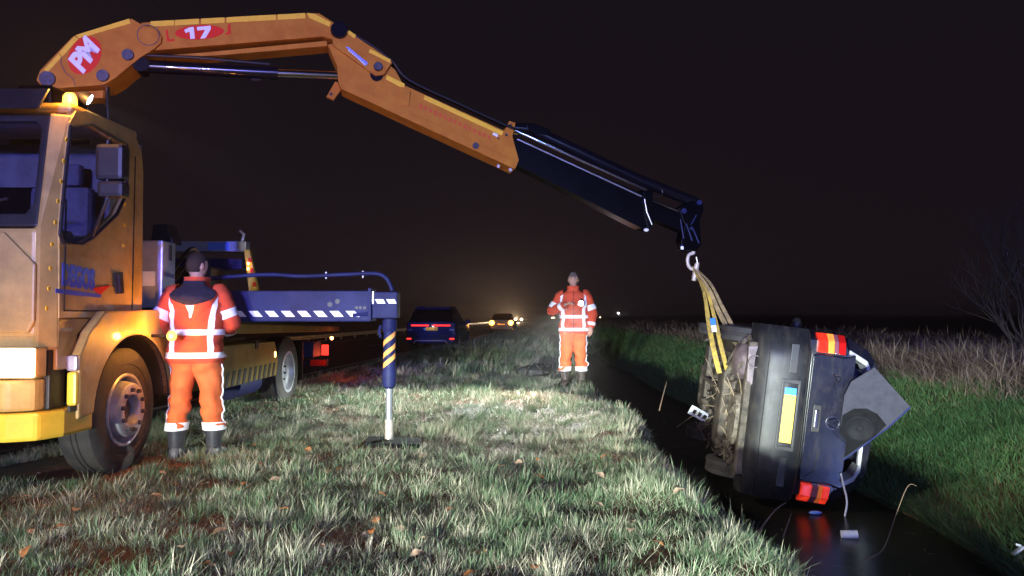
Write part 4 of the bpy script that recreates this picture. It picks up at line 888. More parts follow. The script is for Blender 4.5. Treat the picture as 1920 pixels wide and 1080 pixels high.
for sx_ in (-1, 1):
    for y in (.74, 3.02):
        we = wheel(wk, (sx_ * .70, y, .255), .285, .175, (sx_, 0, 0), .18, 5, .0, name='wheel')
# pose: left flank up, nose away from the camera
tau = R(7.2); psi = R(-8.0)
M3 = Matrix(((-math.sin(tau), 0, math.cos(tau)), (0, 1, 0), (-math.cos(tau), 0, -math.sin(tau))))
M3 = Matrix.Rotation(psi, 3, 'Z') @ M3
ref = at(1405, 767, 6.9); O_ = ref - M3 @ V(0, 0, .215) * WKR
wk.matrix_world = Matrix.Translation(O_) @ (M3 * WKR).to_4x4()
def wpt(x, y, z): return O_ + M3 @ V(x, y, z) * WKR

# parcel shelf that has slid out of the window
sh = tag(empty('parcel_shelf', at(1640, 780, 6.75)), 'grey felt parcel shelf with loudspeaker sticking out of the wrecked car', 'parcel shelf')
def shp(x, y): return at(x, y, 6.72 + (x - 1590) * -.0016 + (y - 770) * .0010)
sn = (shp(1700, 700) - shp(1590, 700)).cross(shp(1590, 860) - shp(1590, 700)).normalized()
if sn.y < 0: sn = -sn
MB().prism([shp(*p) for p in ((1583, 742), (1596, 716), (1640, 689), (1707, 763), (1666, 801), (1566, 876))], sn * .022).build('felt_board', 'shelf_felt', sh, bevel=.004)
arc_ = [(1562, 872), (1580, 778), (1602, 766), (1625, 766), (1645, 776), (1662, 797), (1640, 818)]
MB().prism([shp(*p) - sn * .004 for p in arc_], sn * .004).build('shaded_panel', 'shelf_black', sh)  # speaker panel with the shade over it put into its black
c = shp(1612, 803) - sn * .006
MB().lathe([(.12, .0), (.12, .014), (.105, .018), (.085, .004), (.03, -.0), (.025, .012), (.001, .016)], c, -sn, 28).build('speaker', 'pad_black', sh, True)
MB().lathe([(.118, .012), (.112, .018), (.107, .013)], c, -sn, 28).build('speaker_ring', 'shelf_black', sh, True)
MB().tube([shp(1562, 876) - sn * .006, shp(1664, 802) - sn * .006, shp(1707, 763) - sn * .006], .007, 6).build('board_edge', 'frame_blue_lit', sh, True)
# torn strip of trim hanging down at the tail
p = wpt(.60, -.02, 1.13)
tag(MB().tube(spline([p + V(-.01, 0, .12), p + V(.01, -.02, 0), p + V(.03, -.03, -.14), p + V(.0, -.03, -.30), p + V(.02, -.03, -.42)], 6), .008, 6).build('trim_strip', 'debris_white'), 'thin torn white strip dangling from the tail of the wrecked car', 'trim strip')

# lifting slings between hook and car
def band(name, m, pts, wid, label):
    pts = spline(pts, 7); vs_ = []; n = len(pts); rings = []
    for i, q_ in enumerate(pts):
        d = (pts[min(i + 1, n - 1)] - pts[max(i - 1, 0)]).normalized(); t_ = i / (n - 1)
        a = math.sin(t_ * 5 + len(label)) * .5; s_ = (V(math.cos(a), math.sin(a), 0) - d * d.dot(V(math.cos(a), math.sin(a), 0))).normalized(); w_ = wid * (.42 + .58 * min(1, t_ * 1.8)); nn = s_.cross(d) * .005
        rings.append([q_ - s_ * w_ / 2 - nn, q_ + s_ * w_ / 2 - nn, q_ + s_ * w_ / 2 + nn, q_ - s_ * w_ / 2 + nn])
    return MB().loft(rings)
hkp = HK + V(-.005, 0, -.05)
g1 = wpt(-.34, .82, .12); g2 = wpt(-.62, .72, .22)
sl1 = tag(empty('lifting_sling', hkp), 'bright yellow lifting sling with blue and white tag, left of the pair', 'sling')
band('strand', 'sling_yellow', [hkp, at(1319, 545, 8.22), at(1328, 600, 8.1), at(1337, 650, 7.9), at(1349, 700, 7.75)], .050, 'a').build('strand', 'sling_yellow', sl1, True)
band('strand', 'sling_yellow', [hkp + V(.01, .02, 0), at(1325, 545, 8.2), at(1341, 600, 8.1), at(1352, 650, 7.95), at(1363, 694, 7.8)], .044, 'bb').build('strand', 'sling_yellow', sl1, True)
MB().box(at(1336.5, 603, 7.98), (.055, .016, .075), Euler((0, -.12, 0))).build('sling_tag', 'plate_blue', sl1)
MB().box(at(1338.5, 616, 7.96), (.05, .016, .07), Euler((0, -.12, 0))).build('sling_tag', 'decal_white', sl1)
sl2 = tag(empty('lifting_sling', hkp + V(.02, 0, 0)), 'worn brownish lifting sling stretched to the car wheel, right of the pair', 'sling')
band('strand', 'sling_worn', [hkp, at(1328, 540, 8.15), at(1348, 585, 8.0), at(1368, 622, 7.8), at(1388, 655, 7.6)], .052, 'ccc').build('strand', 'sling_worn', sl2, True)
band('strand', 'sling_worn', [hkp + V(.02, .03, 0), at(1331, 530, 8.25), at(1354, 575, 8.1), at(1375, 615, 7.9), at(1391, 648, 7.7)], .040, 'd').build('strand', 'sling_worn', sl2, True)
MB().lathe([(.026, -.11), (.030, .0), (.026, .08)], hkp + V(.03, -.01, -.05), V(.2, 0, 1), 14).build('sling_sleeve', 'hook_steel', sl1, True)
# ------------------------------------------------------------------ the two men
def person(label, arms, face=0., hair='hair', boots='boot_rubber', head_turn=0., leg_dx=(.155, .155), hood=True, elbow_bands=True, seed=0., back_view=True):
    pe = tag(empty('person', local=True), label, 'person')
    nz = lambda p, f, a: noise.noise(V(p.x * f + seed, p.y * f, p.z * f * 1.6)) * a
    # one body: head, neck, trunk, limbs, hands grown together
    bm = MB(); rot = Euler((0, 0, head_turn)); hc = V(0, .015, 1.685)
    def hd(p):
        q = p.copy(); t = p.z / .118
        if t < 0: q.x *= 1 + .28 * t; q.y *= 1 + .12 * t
        if p.y > .05: q.y -= (p.y - .05) * .25
        if abs(p.x) < .022 and p.y > .03 and -.035 < p.z < .02: q.y += .022 * (1 - abs(p.x) / .022) * (1 - (p.z + .035) / .07)
        if p.y > .04 and .01 < p.z < .03 and .012 < abs(p.x) < .05: q.y -= .007
        return q
    bm.ell(hc, (.078, .098, .120), 30, 24, rot, hd)
    for s in (-1, 1): bm.ell(hc + rot.to_matrix() @ V(s * .078, -.005, -.005), (.012, .022, .034), 10, 8, rot)
    bm.tube([V(0, -.01, 1.44), V(0, -.005, 1.53), V(0, .0, 1.62)], [.075, .060, .058], 16)
    bm.loft([[V(math.cos(t) * rx_, math.sin(t) * ry_, z) for t in [2 * math.pi * i / 20 for i in range(20)]] for z, rx_, ry_ in ((.86, .15, .11), (.98, .16, .115), (1.1, .15, .11), (1.3, .18, .12), (1.42, .18, .11), (1.48, .08, .08))])
    for s, dx in ((-1, leg_dx[0]), (1, leg_dx[1])):
        bm.tube([V(s * .09, 0, .92), V(s * (.05 + dx * .4), .01, .5), V(s * dx, -.01, .1)], [.085, .06, .045], 12)
    for s, arm in zip((-1, 1), arms):
        sh_, el, wr, palm = (Vector(a) for a in arm[:4]); bm.tube([sh_, el, wr], [.052, .042, .030], 12)
        d = (palm - wr).normalized(); _, u, v = frame(d); pc = wr + d * .055
        bm.tube([wr, wr + d * .03, wr + d * .085], [.028, .038, .040], 10, .55)
        cu = Vector(arm[4]).normalized()                       # fingers curl to this side
        u2 = d.cross(cu).normalized()
        for k, L_ in enumerate((.060, .070, .066, .052)):
            b0 = wr + d * .085 + u2 * (.027 - .018 * k); b1 = b0 + d * L_ * .5 + cu * .008; b2 = b1 + d * L_ * .30 + cu * L_ * .38; b3 = b2 + cu * L_ * .36 - d * .006
            bm.tube([b0 - d * .02, b0, b1, b2, b3], [.009, .0095, .009, .0085, .007], 8)
        t0 = wr + d * .03 + u2 * .034; bm.tube([t0 - u2 * .02, t0 + d * .02 + u2 * .014, t0 + d * .05 + u2 * .016 + cu * .014, t0 + d * .072 + cu * .03], [.011, .0115, .010, .008], 8)
    bo = bm.build('body_raw', 'skin', None); md = bo.modifiers.new('r', 'REMESH'); md.mode = 'VOXEL'; md.voxel_size = .0072
    sm = bo.modifiers.new('s', 'SMOOTH'); sm.iterations = 2; sm.factor = .4
    me = bpy.data.meshes.new_from_object(bo.evaluated_get(bpy.context.evaluated_depsgraph_get())); bpy.data.objects.remove(bo); me.materials.clear(); me.name = 'body'
    body_ = finish('body', me, 'skin', pe, True)
    # hair cap
    def hr(p):
        t = p.z / .118; front = p.y > .02
        if (t < -.45) or (front and t < .42) or (abs(p.x) > .05 and t < -.02 and p.y > -.03): return p * .86
        return p * (1.075 + nz(p, 60, .03))
    MB().ell(hc, (.078, .098, .120), 36, 28, rot, hr).build('hair', hair, pe, True)
    RM = rot.to_matrix()
    for s in (-1, 1):
        MB().ell(hc + RM @ V(s * .030, .083, .012), (.011, .006, .006), 8, 6, rot).build('eye', 'eye_dark', pe, True)
        MB().tube([hc + RM @ V(s * .014, .090, .027), hc + RM @ V(s * .034, .088, .031), hc + RM @ V(s * .05, .076, .026)], .0035, 5).build('eyebrow', hair, pe, True)
    MB().tube([hc + RM @ V(-.022, .076, -.062), hc + RM @ V(0, .082, -.060), hc + RM @ V(.022, .076, -.062)], .0045, 5).build('mouth', 'lip', pe, True)
    # jacket
    prof_ = [(.83, .222, .160), (.86, .232, .168), (.95, .236, .168), (1.04, .222, .155), (1.14, .226, .152), (1.26, .238, .152), (1.36, .244, .146), (1.42, .232, .134), (1.465, .185, .118), (1.50, .115, .100), (1.53, .088, .092), (1.565, .086, .092)]
    def ringp(z):
        for a, b_ in zip(prof_, prof_[1:]):
            if z <= b_[0] or b_ is prof_[-1]:
                t = min(1, max(0, (z - a[0]) / (b_[0] - a[0]))); return lerp(a[1], b_[1], t), lerp(a[2], b_[2], t)
    def tp(z, ang, off=0.):
        rx_, ry_ = ringp(z); c_, s_ = math.cos(ang), math.sin(ang); k_ = 1 / (abs(c_) ** 2.6 + abs(s_) ** 2.6) ** (1 / 2.6)
        p = V(c_ * k_ * rx_, s_ * k_ * ry_, z); n_ = V(c_, s_, 0)
        wr_ = nz(p, 6, .026) + nz(p, 15, .012) + .006 * math.sin(z * 60 + 3 * noise.noise(p * 4)) * max(0, 1 - (z - .83) / .35)
        return p + n_ * (wr_ + off)
    zs = [.83 + (1.565 - .83) * i / 40 for i in range(41)]
    jk = MB().loft([[tp(z, 2 * math.pi * i / 48) for i in range(48)] for z in zs], cap=False).build('jacket', 'cloth_orange', pe, True)
    def tband(z0, z1, a0=0, a1=2 * math.pi, n=60, name='reflective_band'):
        k_ = 5; MB().loft([[tp(lerp(z0, z1, j / (k_ - 1)), lerp(a0, a1, i / (n - 1)), .0055) for i in range(n)] for j in range(k_)], closed=False).build(name, 'tape_white', jk, True)
    tband(1.075, 1.125); tband(.875, .925)
    for ac in (R(90 + 40), R(90 - 40), R(270 + 40), R(270 - 40)):
        da = R(7.5); nn = 24
        rings = [[tp(z, ac + (i / 3 - .5) * 2 * da * (.2 / max(.12, ringp(z)[0])) + (R(90) - ac if ac < R(180) else R(270) - ac) * (-.25) * max(0, (z - 1.2) / .25), .007) for i in range(4)] for z in [.90 + (1.445 - .90) * j / nn for j in range(nn + 1)]]
        MB().loft(rings, closed=False).build('reflective_strap', 'tape_white', jk, True)
    MB().loft([[tp(z, 2 * math.pi * i / 36, .008 + .012 * (z - 1.5) / .07) for i in range(36)] for z in (1.50, 1.53, 1.565, 1.585)], cap=False).build('collar', 'cloth_orange', jk, True)
    if hood:
        def hp(u, v, off):       # drop-shaped hood lying on the upper back
            a = R(270) + u * R(62) * (1 - .62 * max(0, (1.50 - v) / .22) ** 1.5); z = v
            return tp(min(z, 1.52), a, off + .05 * math.cos(u * 1.5) * math.sin(min(1, max(0, (1.56 - v) / .3)) * math.pi) + .01) + V(0, 0, max(0, z - 1.52))
        ho = MB().loft([[hp(-1 + 2 * i / 20, lerp(1.545, 1.215, j / 14), 0) for i in range(21)] for j in range(15)], closed=False).build('hood', 'cloth_orange', jk, True)
        MB().loft([[hp(-.80 + 1.6 * i / 16, lerp(1.55, 1.335 + .06 * (abs(-1 + i / 8)) ** 2, j / 10), .006 + .006 * noise.noise(V(i * .9, j * .5, seed))) for i in range(17)] for j in range(11)], closed=False).build('hood_lining', 'navy_cloth', ho, True)
        MB().loft([[hp(-.20 + .40 * i / 4, lerp(1.335, 1.225, j / 5), .008) for i in range(5)] for j in range(6)], closed=False).build('hood_stripe', 'tape_white', ho, True)
    else:
        MB().tube([tp(z, R(90), .004) for z in [.84 + .7 * i / 20 for i in range(21)]], .004, 5).build('zip', 'dark_plastic', jk, True)
    # sleeves
    for s, arm in zip((-1, 1), arms):
        sh_, el, wr = (Vector(a) for a in arm[:3]); path = spline([sh_ + V(-s * .05, 0, .015), sh_, lerp(sh_, el, .5), el, lerp(el, wr, .55), wr], 7); n = len(path)
        def rad(i):
            t = i / (n - 1); return lerp(.098, .056, t ** .8) + .010 * math.exp(-((t - .58) / .1) ** 2)
        def srings(i0, i1, off):
            out = []; pu = None
            for i in range(n):
                d = (path[min(i + 1, n - 1)] - path[max(i - 1, 0)]).normalized()
                if pu is None: _, u, v = frame(d)
                else: u = (pu - d * pu.dot(d)).normalized(); v = u.cross(d)
                pu = u
                if i0 <= i <= i1:
                    r_ = rad(i); out.append([path[i] + (u * math.cos(t) + v * math.sin(t)) * (r_ + off + nz(path[i] + (u * math.cos(t) + v * math.sin(t)) * r_, 13, .016)) for t in [2 * math.pi * k / 24 for k in range(24)]])
            return out
        sv = MB().loft(srings(0, n - 1, 0), cap=False).build('sleeve', 'cloth_orange', pe, True)
        k0 = int(n * .40); MB().loft(srings(k0, k0 + 4, .005), cap=False).build('sleeve_band', 'tape_white', sv, True)
        k0 = int(n * .82); MB().loft(srings(k0, k0 + 3, .005), cap=False).build('sleeve_band', 'tape_white', sv, True)
    # trousers: two legs and seat in one piece
    tr = MB(); sides = {}
    for s, dx in ((-1, leg_dx[0]), (1, leg_dx[1])):
        pts = [(V(s * .075, -.0, .97), .150, .150), (V(s * .085, -.005, .86), .145, .150), (V(s * (.06 + dx * .25), 0, .72), .108, .118), (V(s * (.04 + dx * .55), .012, .52), .092, .098), (V(s * (.02 + dx * .8), -.005, .36), .090, .096), (V(s * dx, -.008, .25), .088, .094)]
        sp2 = spline([p[0] for p in pts], 6); rings = []
        for i, c_ in enumerate(sp2):
            t = i / 6; k = min(int(t), len(pts) - 2); f_ = t - k; rx_ = lerp(pts[k][1], pts[k + 1][1], f_); ry_ = lerp(pts[k][2], pts[k + 1][2], f_)
            ring = []
            for j in range(28):
                a = 2 * math.pi * j / 28; q_ = c_ + V(math.cos(a) * rx_, math.sin(a) * ry_, 0); fold = .010 * math.sin(c_.z * 44 + 2.2 * math.sin(a + seed)) * max(0, 1 - abs(c_.z - .42) / .22)
                ring.append(q_ + V(math.cos(a), math.sin(a), 0) * (nz(q_, 6, .028) + nz(q_, 15, .016) + fold * 1.1))
            rings.append(ring)
        tr.loft(rings, cap=True); side_pts = [rings[i][0 if s > 0 else 14] + V(s * .003, 0, 0) for i in range(8, len(rings) - 3)]; sides[s] = side_pts
    to = tr.build('trousers', 'trouser_orange', pe, True)
    for s, dx in ((-1, leg_dx[0]), (1, leg_dx[1])):
        MB().loft([[V(s * (dx - (z - .26) * .15), -.008, z) + V(math.cos(a) * .098, math.sin(a) * .104, 0) for a in [2 * math.pi * j / 28 for j in range(28)]] for z in (.245, .28, .315)], cap=False).build('leg_band', 'tape_white', to, True)
        MB().tube(sides[s], .008, 5).build('leg_piping', 'tape_white', to, True)
        c_ = V(s * dx, -.008, 0); ft = V(s * .12, 1, 0).normalized(); bt = MB()
        bt.loft([[c_ + V(math.cos(a) * r_, math.sin(a) * r_ * 1.08 + dy, z) for a in [2 * math.pi * j / 20 for j in range(20)]] for z, r_, dy in ((.295, .078, 0), (.24, .074, 0), (.14, .066, 0), (.08, .062, .006), (.0, .060, .01))])
        lx = V(ft.y, -ft.x, 0)
        bt.loft([[c_ + ft * y_ + lx * w_ * math.cos(a) + V(0, 0, max(.0, h_ * .5 + h_ * .5 * math.sin(a))) for a in [2 * math.pi * j / 16 for j in range(16)]] for y_, w_, h_ in ((-.085, .03, .06), (-.07, .05, .10), (.0, .058, .13), (.07, .054, .105), (.13, .052, .075), (.18, .045, .06), (.205, .025, .035))])
        bt.build('boot', boots, pe, True)
    return pe
pA = person('man in orange hi-vis suit and dark hood, seen from behind beside the truck', [
    ((-.205, 0, 1.42), (-.315, -.02, 1.17), (-.20, .22, 1.08), (-.12, .28, 1.08), (.5, .3, -.4)),
    ((.205, 0, 1.42), (.285, .04, 1.18), (.20, .27, 1.10), (.13, .33, 1.10), (-.5, .3, -.4))],
    hair='hair', head_turn=R(-42), leg_dx=(.155, .165), seed=1.3)
pos = at(365, 852, 6.62); pA.location = (pos.x, 6.62, float(ground_z(pos.x, 6.62)) - .01); pA.rotation_euler = (0, 0, R(6))
pB = person('man in orange hi-vis suit facing us with torch, standing alone at the ditch edge', [
    ((-.205, 0, 1.42), (-.30, .02, 1.14), (-.27, .06, .93), (-.27, .08, .84), (.6, .6, 0)),
    ((.205, 0, 1.42), (.335, .02, 1.19), (.12, .25, 1.29), (.02, .31, 1.33), (-.1, .3, -.6))],
    hair='hair_grey', boots='boot_brown', leg_dx=(.125, .135), hood=False, seed=7.1)
BX = (1075 - 960) / F * 12.45; BZ = float(ground_z(BX, 12.45))
pB.location = (BX, 12.45, BZ + .02); pB.rotation_euler = (0, 0, R(176)); pB.scale = (1.05, 1.05, 1.05)
tp0 = V(BX, 12.45, BZ) + V(.085, -.45, 1.41)
tt_ = tag(empty('torch', tp0), 'lit hand torch held at the chest of the man by the ditch', 'torch')
td = V(-.10, -1, -.36).normalized()
MB().cyl(tp0 - td * .14, tp0 + td * .02, .016, n=14).build('torch_body', 'black_plastic', tt_, True)
MB().lathe([(.016, .0), (.036, .03), (.045, .055), (.041, .055)], tp0, td, 18).build('torch_head', 'black_plastic', tt_, True)
MB().cyl(tp0 + td * .052, tp0 + td * .060, .040, n=18).build('torch_lens', 'torch_glow', tt_, True)
dipped(lamp('torch_beam', 'SPOT', tp0 + td * .10, (.88, 1.0, .95), 6000, .06, (-.9, 9.7, .05), 96, 1.0), [(-1, .45), (-.5, .7), (-.31, 1), (-.22, .3), (-.14, .02), (0, .01)], -1, 0)
# ------------------------------------------------------------------ vehicles further down the road
def place(root, X, Y, yaw=0., dz=0.): root.location = (X, Y, float(max(road_z(Y), ground_z(X, Y))) + dz); root.rotation_euler = (0, 0, yaw)
sv = tag(empty('parked_suv', local=True), 'dark blue suv parked on the verge, red light strip across its tail', 'car')
shell('body', 'suv_blue', sv, [(.0, .42, 1.02, 1.05, .80, .88, .84), (.06, .34, 1.05, 1.10, .84, .92, .86), (.5, .28, 1.06, 1.12, .86, .93, .86), (2.6, .28, 1.04, 1.10, .86, .93, .86), (3.4, .28, 1.0, 1.05, .86, .92, .80), (4.2, .34, .9, .94, .8, .86, .7), (4.4, .42, .74, .78, .7, .76, .6)])
cabn = shell('cabin', 'dark_glass', sv, [(.10, 1.08, 1.12, 1.14, .82, .83, .80), (.34, 1.08, 1.42, 1.52, .82, .76, .66), (.6, 1.08, 1.48, 1.60, .82, .76, .64), (1.8, 1.08, 1.50, 1.62, .82, .76, .64), (2.4, 1.08, 1.42, 1.50, .80, .72, .60), (3.1, 1.06, 1.10, 1.11, .78, .78, .74)])
MB().box((0, .36, 1.585), (1.30, .34, .05)).build('roof_spoiler', 'suv_blue', sv, bevel=.02)
MB().box((0, 1.4, 1.625), (1.26, 1.6, .03)).build('roof', 'suv_blue', sv, bevel=.015)
for s in (-1, 1):
    MB().box((s * .60, 1.4, 1.665), (.04, 1.7, .03)).build('roof_rail', 'brushed_steel', sv, bevel=.01)
    MB().box((s * .40, -.012, .96), (.66, .04, .050)).build('light_strip', 'red_glow', sv, bevel=.01)
    MB().box((s * .78, -.004, .80), (.16, .03, .06)).build('corner_lamp', 'debris_blue', sv, bevel=.01)
    MB().box((s * .80, -.070, .47), (.17, .03, .055)).build('glowing_reflector', 'red_glow', sv, bevel=.01)  # no lamp: returned light is painted in as a glow
    MB().ell((s * 1.0, 2.75, 1.08), (.10, .07, .075), 10, 8).build('wing_mirror', 'suv_blue', sv, True)
MB().box((0, -.02, .965), (.10, .05, .06)).build('badge', 'chrome', sv, bevel=.01)
pl_ = MB().box((.035, -.02, .83), (.45, .012, .11)).build('number_plate', 'plate_yellow', sv, bevel=.004)
MB().box((-.225, -.02, .83), (.07, .012, .11)).build('plate_strip', 'plate_blue', pl_)
for k in range(7): MB().box((-.13 + k * .055, -.0275, .83), (.016, .004, .066)).build('plate_character', 'black_plastic', pl_)
MB().box((0, .02, .42), (1.76, .16, .26)).build('rear_bumper', 'suv_blue', sv, bevel=.05)
MB().prism([V(-.66, -.075, .30), V(-.55, -.075, .42), V(.55, -.075, .42), V(.66, -.075, .30), V(.60, -.075, .30), V(.52, -.075, .385), V(-.52, -.075, .385), V(-.60, -.075, .30)], (0, .03, 0)).build('bumper_trim', 'brushed_steel', sv)
MB().box((0, -.03, .595), (1.2, .02, .018)).build('tailgate_trim', 'chrome', sv)
for s in (-1, 1):
    for y in (.85, 3.55): wheel(sv, (s * .82, y, .35), .35, .23, (s, 0, 0), .23, 5, .0)
place(sv, -3.0, 27.6, R(-4.5)); lamp('plate_fill', 'POINT', sv.location + V(0, -.30, .90), (1, .85, .7), 2.2, .03)  # small fill added to brighten the plate, which only reflects

hz = tag(empty('hatchback', local=True), 'dark hatchback with amber hazard lights on, stopped down the road', 'car')
shell('body', 'sedan_dark', hz, [(.0, .38, .95, .98, .74, .80, .76), (.08, .30, .97, 1.0, .78, .85, .78), (.5, .25, .98, 1.02, .8, .86, .78), (2.9, .25, .95, .98, .8, .86, .76), (3.8, .32, .8, .83, .72, .78, .6), (3.95, .4, .66, .68, .6, .66, .5)])
shell('cabin', 'dark_glass', hz, [(.16, .99, 1.02, 1.03, .74, .74, .72), (.5, .99, 1.32, 1.42, .74, .66, .56), (1.7, .99, 1.36, 1.46, .74, .66, .56), (2.7, .98, 1.0, 1.01, .70, .70, .66)])
for s in (-1, 1):
    MB().ell((s * .68, -.02, .80), (.19, .03, .19), 12, 8).build('hazard_lamp', 'hazard_glow', hz, True)  # disc larger than the lamp, with its bloom put into the shape
    MB().box((s * .66, -.02, .46), (.16, .03, .07)).build('glowing_reflector', 'red_glow', hz, bevel=.01)  # reflector given a glow in place of returned light
    for y in (.7, 3.1): wheel(hz, (s * .74, y, .30), .30, .19, (s, 0, 0), .19, 0, 0.)
MB().box((0, -.015, .70), (.50, .012, .10)).build('number_plate', 'plate_yellow', hz)
MB().box((0, .02, .42), (1.6, .12, .2)).build('rear_bumper', 'sedan_dark', hz, bevel=.04)
place(hz, (940 - 960) / F * 53, 53, R(-4.8))
for s in (-1, 1): lamp('hazard_light', 'POINT', hz.location + V(s * .68, -.25, .8), (1, .42, .08), 40, .05)

def oncoming(px, Y, label, gap=1.2, e=1.):
    c = tag(empty('oncoming_car', local=True), label, 'car', 'cars far down the road')
    shell('body', 'sedan_dark', c, [(.0, .35, .66, .70, .62, .74, .66), (.2, .26, .78, .82, .72, .82, .7), (1.2, .24, .92, .96, .8, .85, .76), (4.0, .26, .95, .99, .8, .85, .76), (4.2, .36, .9, .93, .72, .78, .7)])
    shell('cabin', 'dark_glass', c, [(1.3, .95, .98, .99, .72, .72, .68), (2.2, .95, 1.3, 1.42, .74, .66, .56), (3.5, .95, 1.3, 1.42, .74, .66, .56), (4.1, .95, .98, .99, .72, .72, .68)])
    for s in (-1, 1): MB().ell((s * gap / 2, .02, .66), (.12 * e, .05, .10 * e), 12, 8).build('headlight', 'far_headlight', c, True)  # lenses enlarged so their shape carries the bloom
    X = (px - 960) / F * Y; c.location = (X, Y, float(road_z(Y)) - .05); c.rotation_euler = (0, 0, R(-4.8))
    d = c.location + V(-.05, -.6, .66); lamp('far_headlamp', 'SPOT', d, (1, .70, .42), (3000 if Y < 160 else 1700) * e, .1, rail_pt(Y - 75, .4), 26, 1.0)
    return c
oncoming(972, 150, 'oncoming car with paired white headlights just right of the hazard-lit hatchback', 1.2, 2.3)
oncoming(1037, 215, 'oncoming car whose headlights merge, just left of the standing man', .5, 2.6)
oncoming(1121, 230, 'oncoming car with twin yellowish headlights just right of the standing man', 1.3, 2.8)
p = at(1159, 587, 300); rl = tag(empty('roadside_lamp', (p.x, p.y, -1)), 'tiny bluish lamp far away above the right horizon', 'lamp')
MB().cyl((p.x, p.y, -1), (p.x, p.y, p.z), .12, .08, 8).build('post', 'frame_blue_lit', rl); MB().ell(p, (.35, .3, .3), 10, 8).build('lamp_head', 'torch_glow', rl, True)

# ------------------------------------------------------------------ small things on verge and water
bg_c = at(1000, 700, 14.0); zb = float(ground_z(bg_c.x, 14.0))
def lump(p): return p * (1 + .16 * noise.noise(p * 9)) if p.z > -.05 else V(p.x, p.y, -.05)
bagE = tag(empty('black_bag', (bg_c.x, 14.0, zb)), 'slumped black bag lying in the grass left of the standing man', 'bag')
MB().ell((bg_c.x + .04, 14.0, zb + .12), (.27, .2, .16), 22, 16, None, lump).build('bag_body', 'bag_black', bagE, True)
MB().ell((bg_c.x - .17, 13.95, zb + .10), (.16, .14, .13), 18, 12, None, lump).build('bag_flap', 'bag_black', bagE, True)
MB().tube(spline([(bg_c.x - .1, 13.85, zb + .2), (bg_c.x, 13.84, zb + .30), (bg_c.x + .12, 13.85, zb + .2)], 6), .012, 6).build('bag_handle', 'black_plastic', bagE, True)
pf = at(1316, 779, 9.4)
pfE = tag(empty('plate_fragment', pf), 'loose white plate with dark marks sticking up left of the wrecked car', 'plate')
rt = Euler((R(20), R(28), R(-10)))
MB().box(pf, (.33, .012, .13), rt).build('plate_board', 'debris_white', pfE, bevel=.004)
for k in range(4): MB().box(pf + rt.to_matrix() @ V(-.10 + .07 * k, -.0085, 0), (.04, .004, .06), rt).build('plate_mark', 'dark_plastic', pfE)
w1 = at(1592, 1003, 1.81 * F / (1003 - 588)); w1.z = WATER + .02
cn = tag(empty('drink_can', w1), 'bluish white can floating on the dark water below the wrecked car', 'can')
MB().cyl(w1 + V(-.06, .01, 0), w1 + V(.06, -.02, .01), .033, n=16).build('can_body', 'debris_white', cn, True)
MB().cyl(w1 + V(.0, .0, .005), w1 + V(.04, -.013, .008), .0338, n=16).build('can_band', 'debris_blue', cn, True)
w2 = at(1905, 1040, 5.35); w2.z = float(ground_z(w2.x, w2.y)) + .05
sc_ = tag(empty('plastic_scrap', w2), 'crumpled pale plastic scrap at the right edge by the water', 'litter')
for k in range(5): MB().box(w2 + V(random.uniform(-.03, .03), random.uniform(-.02, .02), -.06 + k * .03), (.10, .03, .014), Euler((random.uniform(-.4, .4), random.uniform(-.5, .5), random.random()))).build('scrap_fold', 'debris_white', sc_)
w3 = at(1529, 960, 6.8); w3.z = WATER + .015
tag(MB().ell(w3, (.06, .03, .016), 10, 6).build('floating_scrap', 'debris_blue', None, True), 'small blue scrap floating just under the wrecked car tail', 'litter')
def twig(pts, r, label):
    pts = spline(pts, 7); n = len(pts); tag(MB().tube(pts, [r * (1 - .75 * i / n) for i in range(n)], 6).build('twig', 'twig_brown', None, True), label, 'twig')
def gp(px, py, Y): return at(px, py, Y)
twig([gp(1615, 1052, 5.1), gp(1655, 1030, 5.1), gp(1680, 965, 5.15), gp(1702, 912, 5.2), gp(1719, 911, 5.2)], .0042, 'long thin curved twig arching over the water at lower right')
twig([gp(1420, 1000, 5.0), gp(1452, 958, 5.1), gp(1474, 942, 5.2)], .0075, 'short bent pale twig at the ditch edge below the wrecked car')
twig([gp(1468, 1008, 4.9), gp(1476, 985, 4.95), gp(1484, 962, 5.0)], .006, 'upright straw stalk beside the bent twig')
twig([gp(1236, 770, 8.6), gp(1243, 742, 8.7), gp(1250, 716, 8.8)], .007, 'lone thin stalk rising from the dark water left of the sling')
twig([gp(1270, 800, 8.6), gp(1295, 782, 8.8), gp(1330, 760, 9.0)], .006, 'slanting twig on the water left of the white plate')
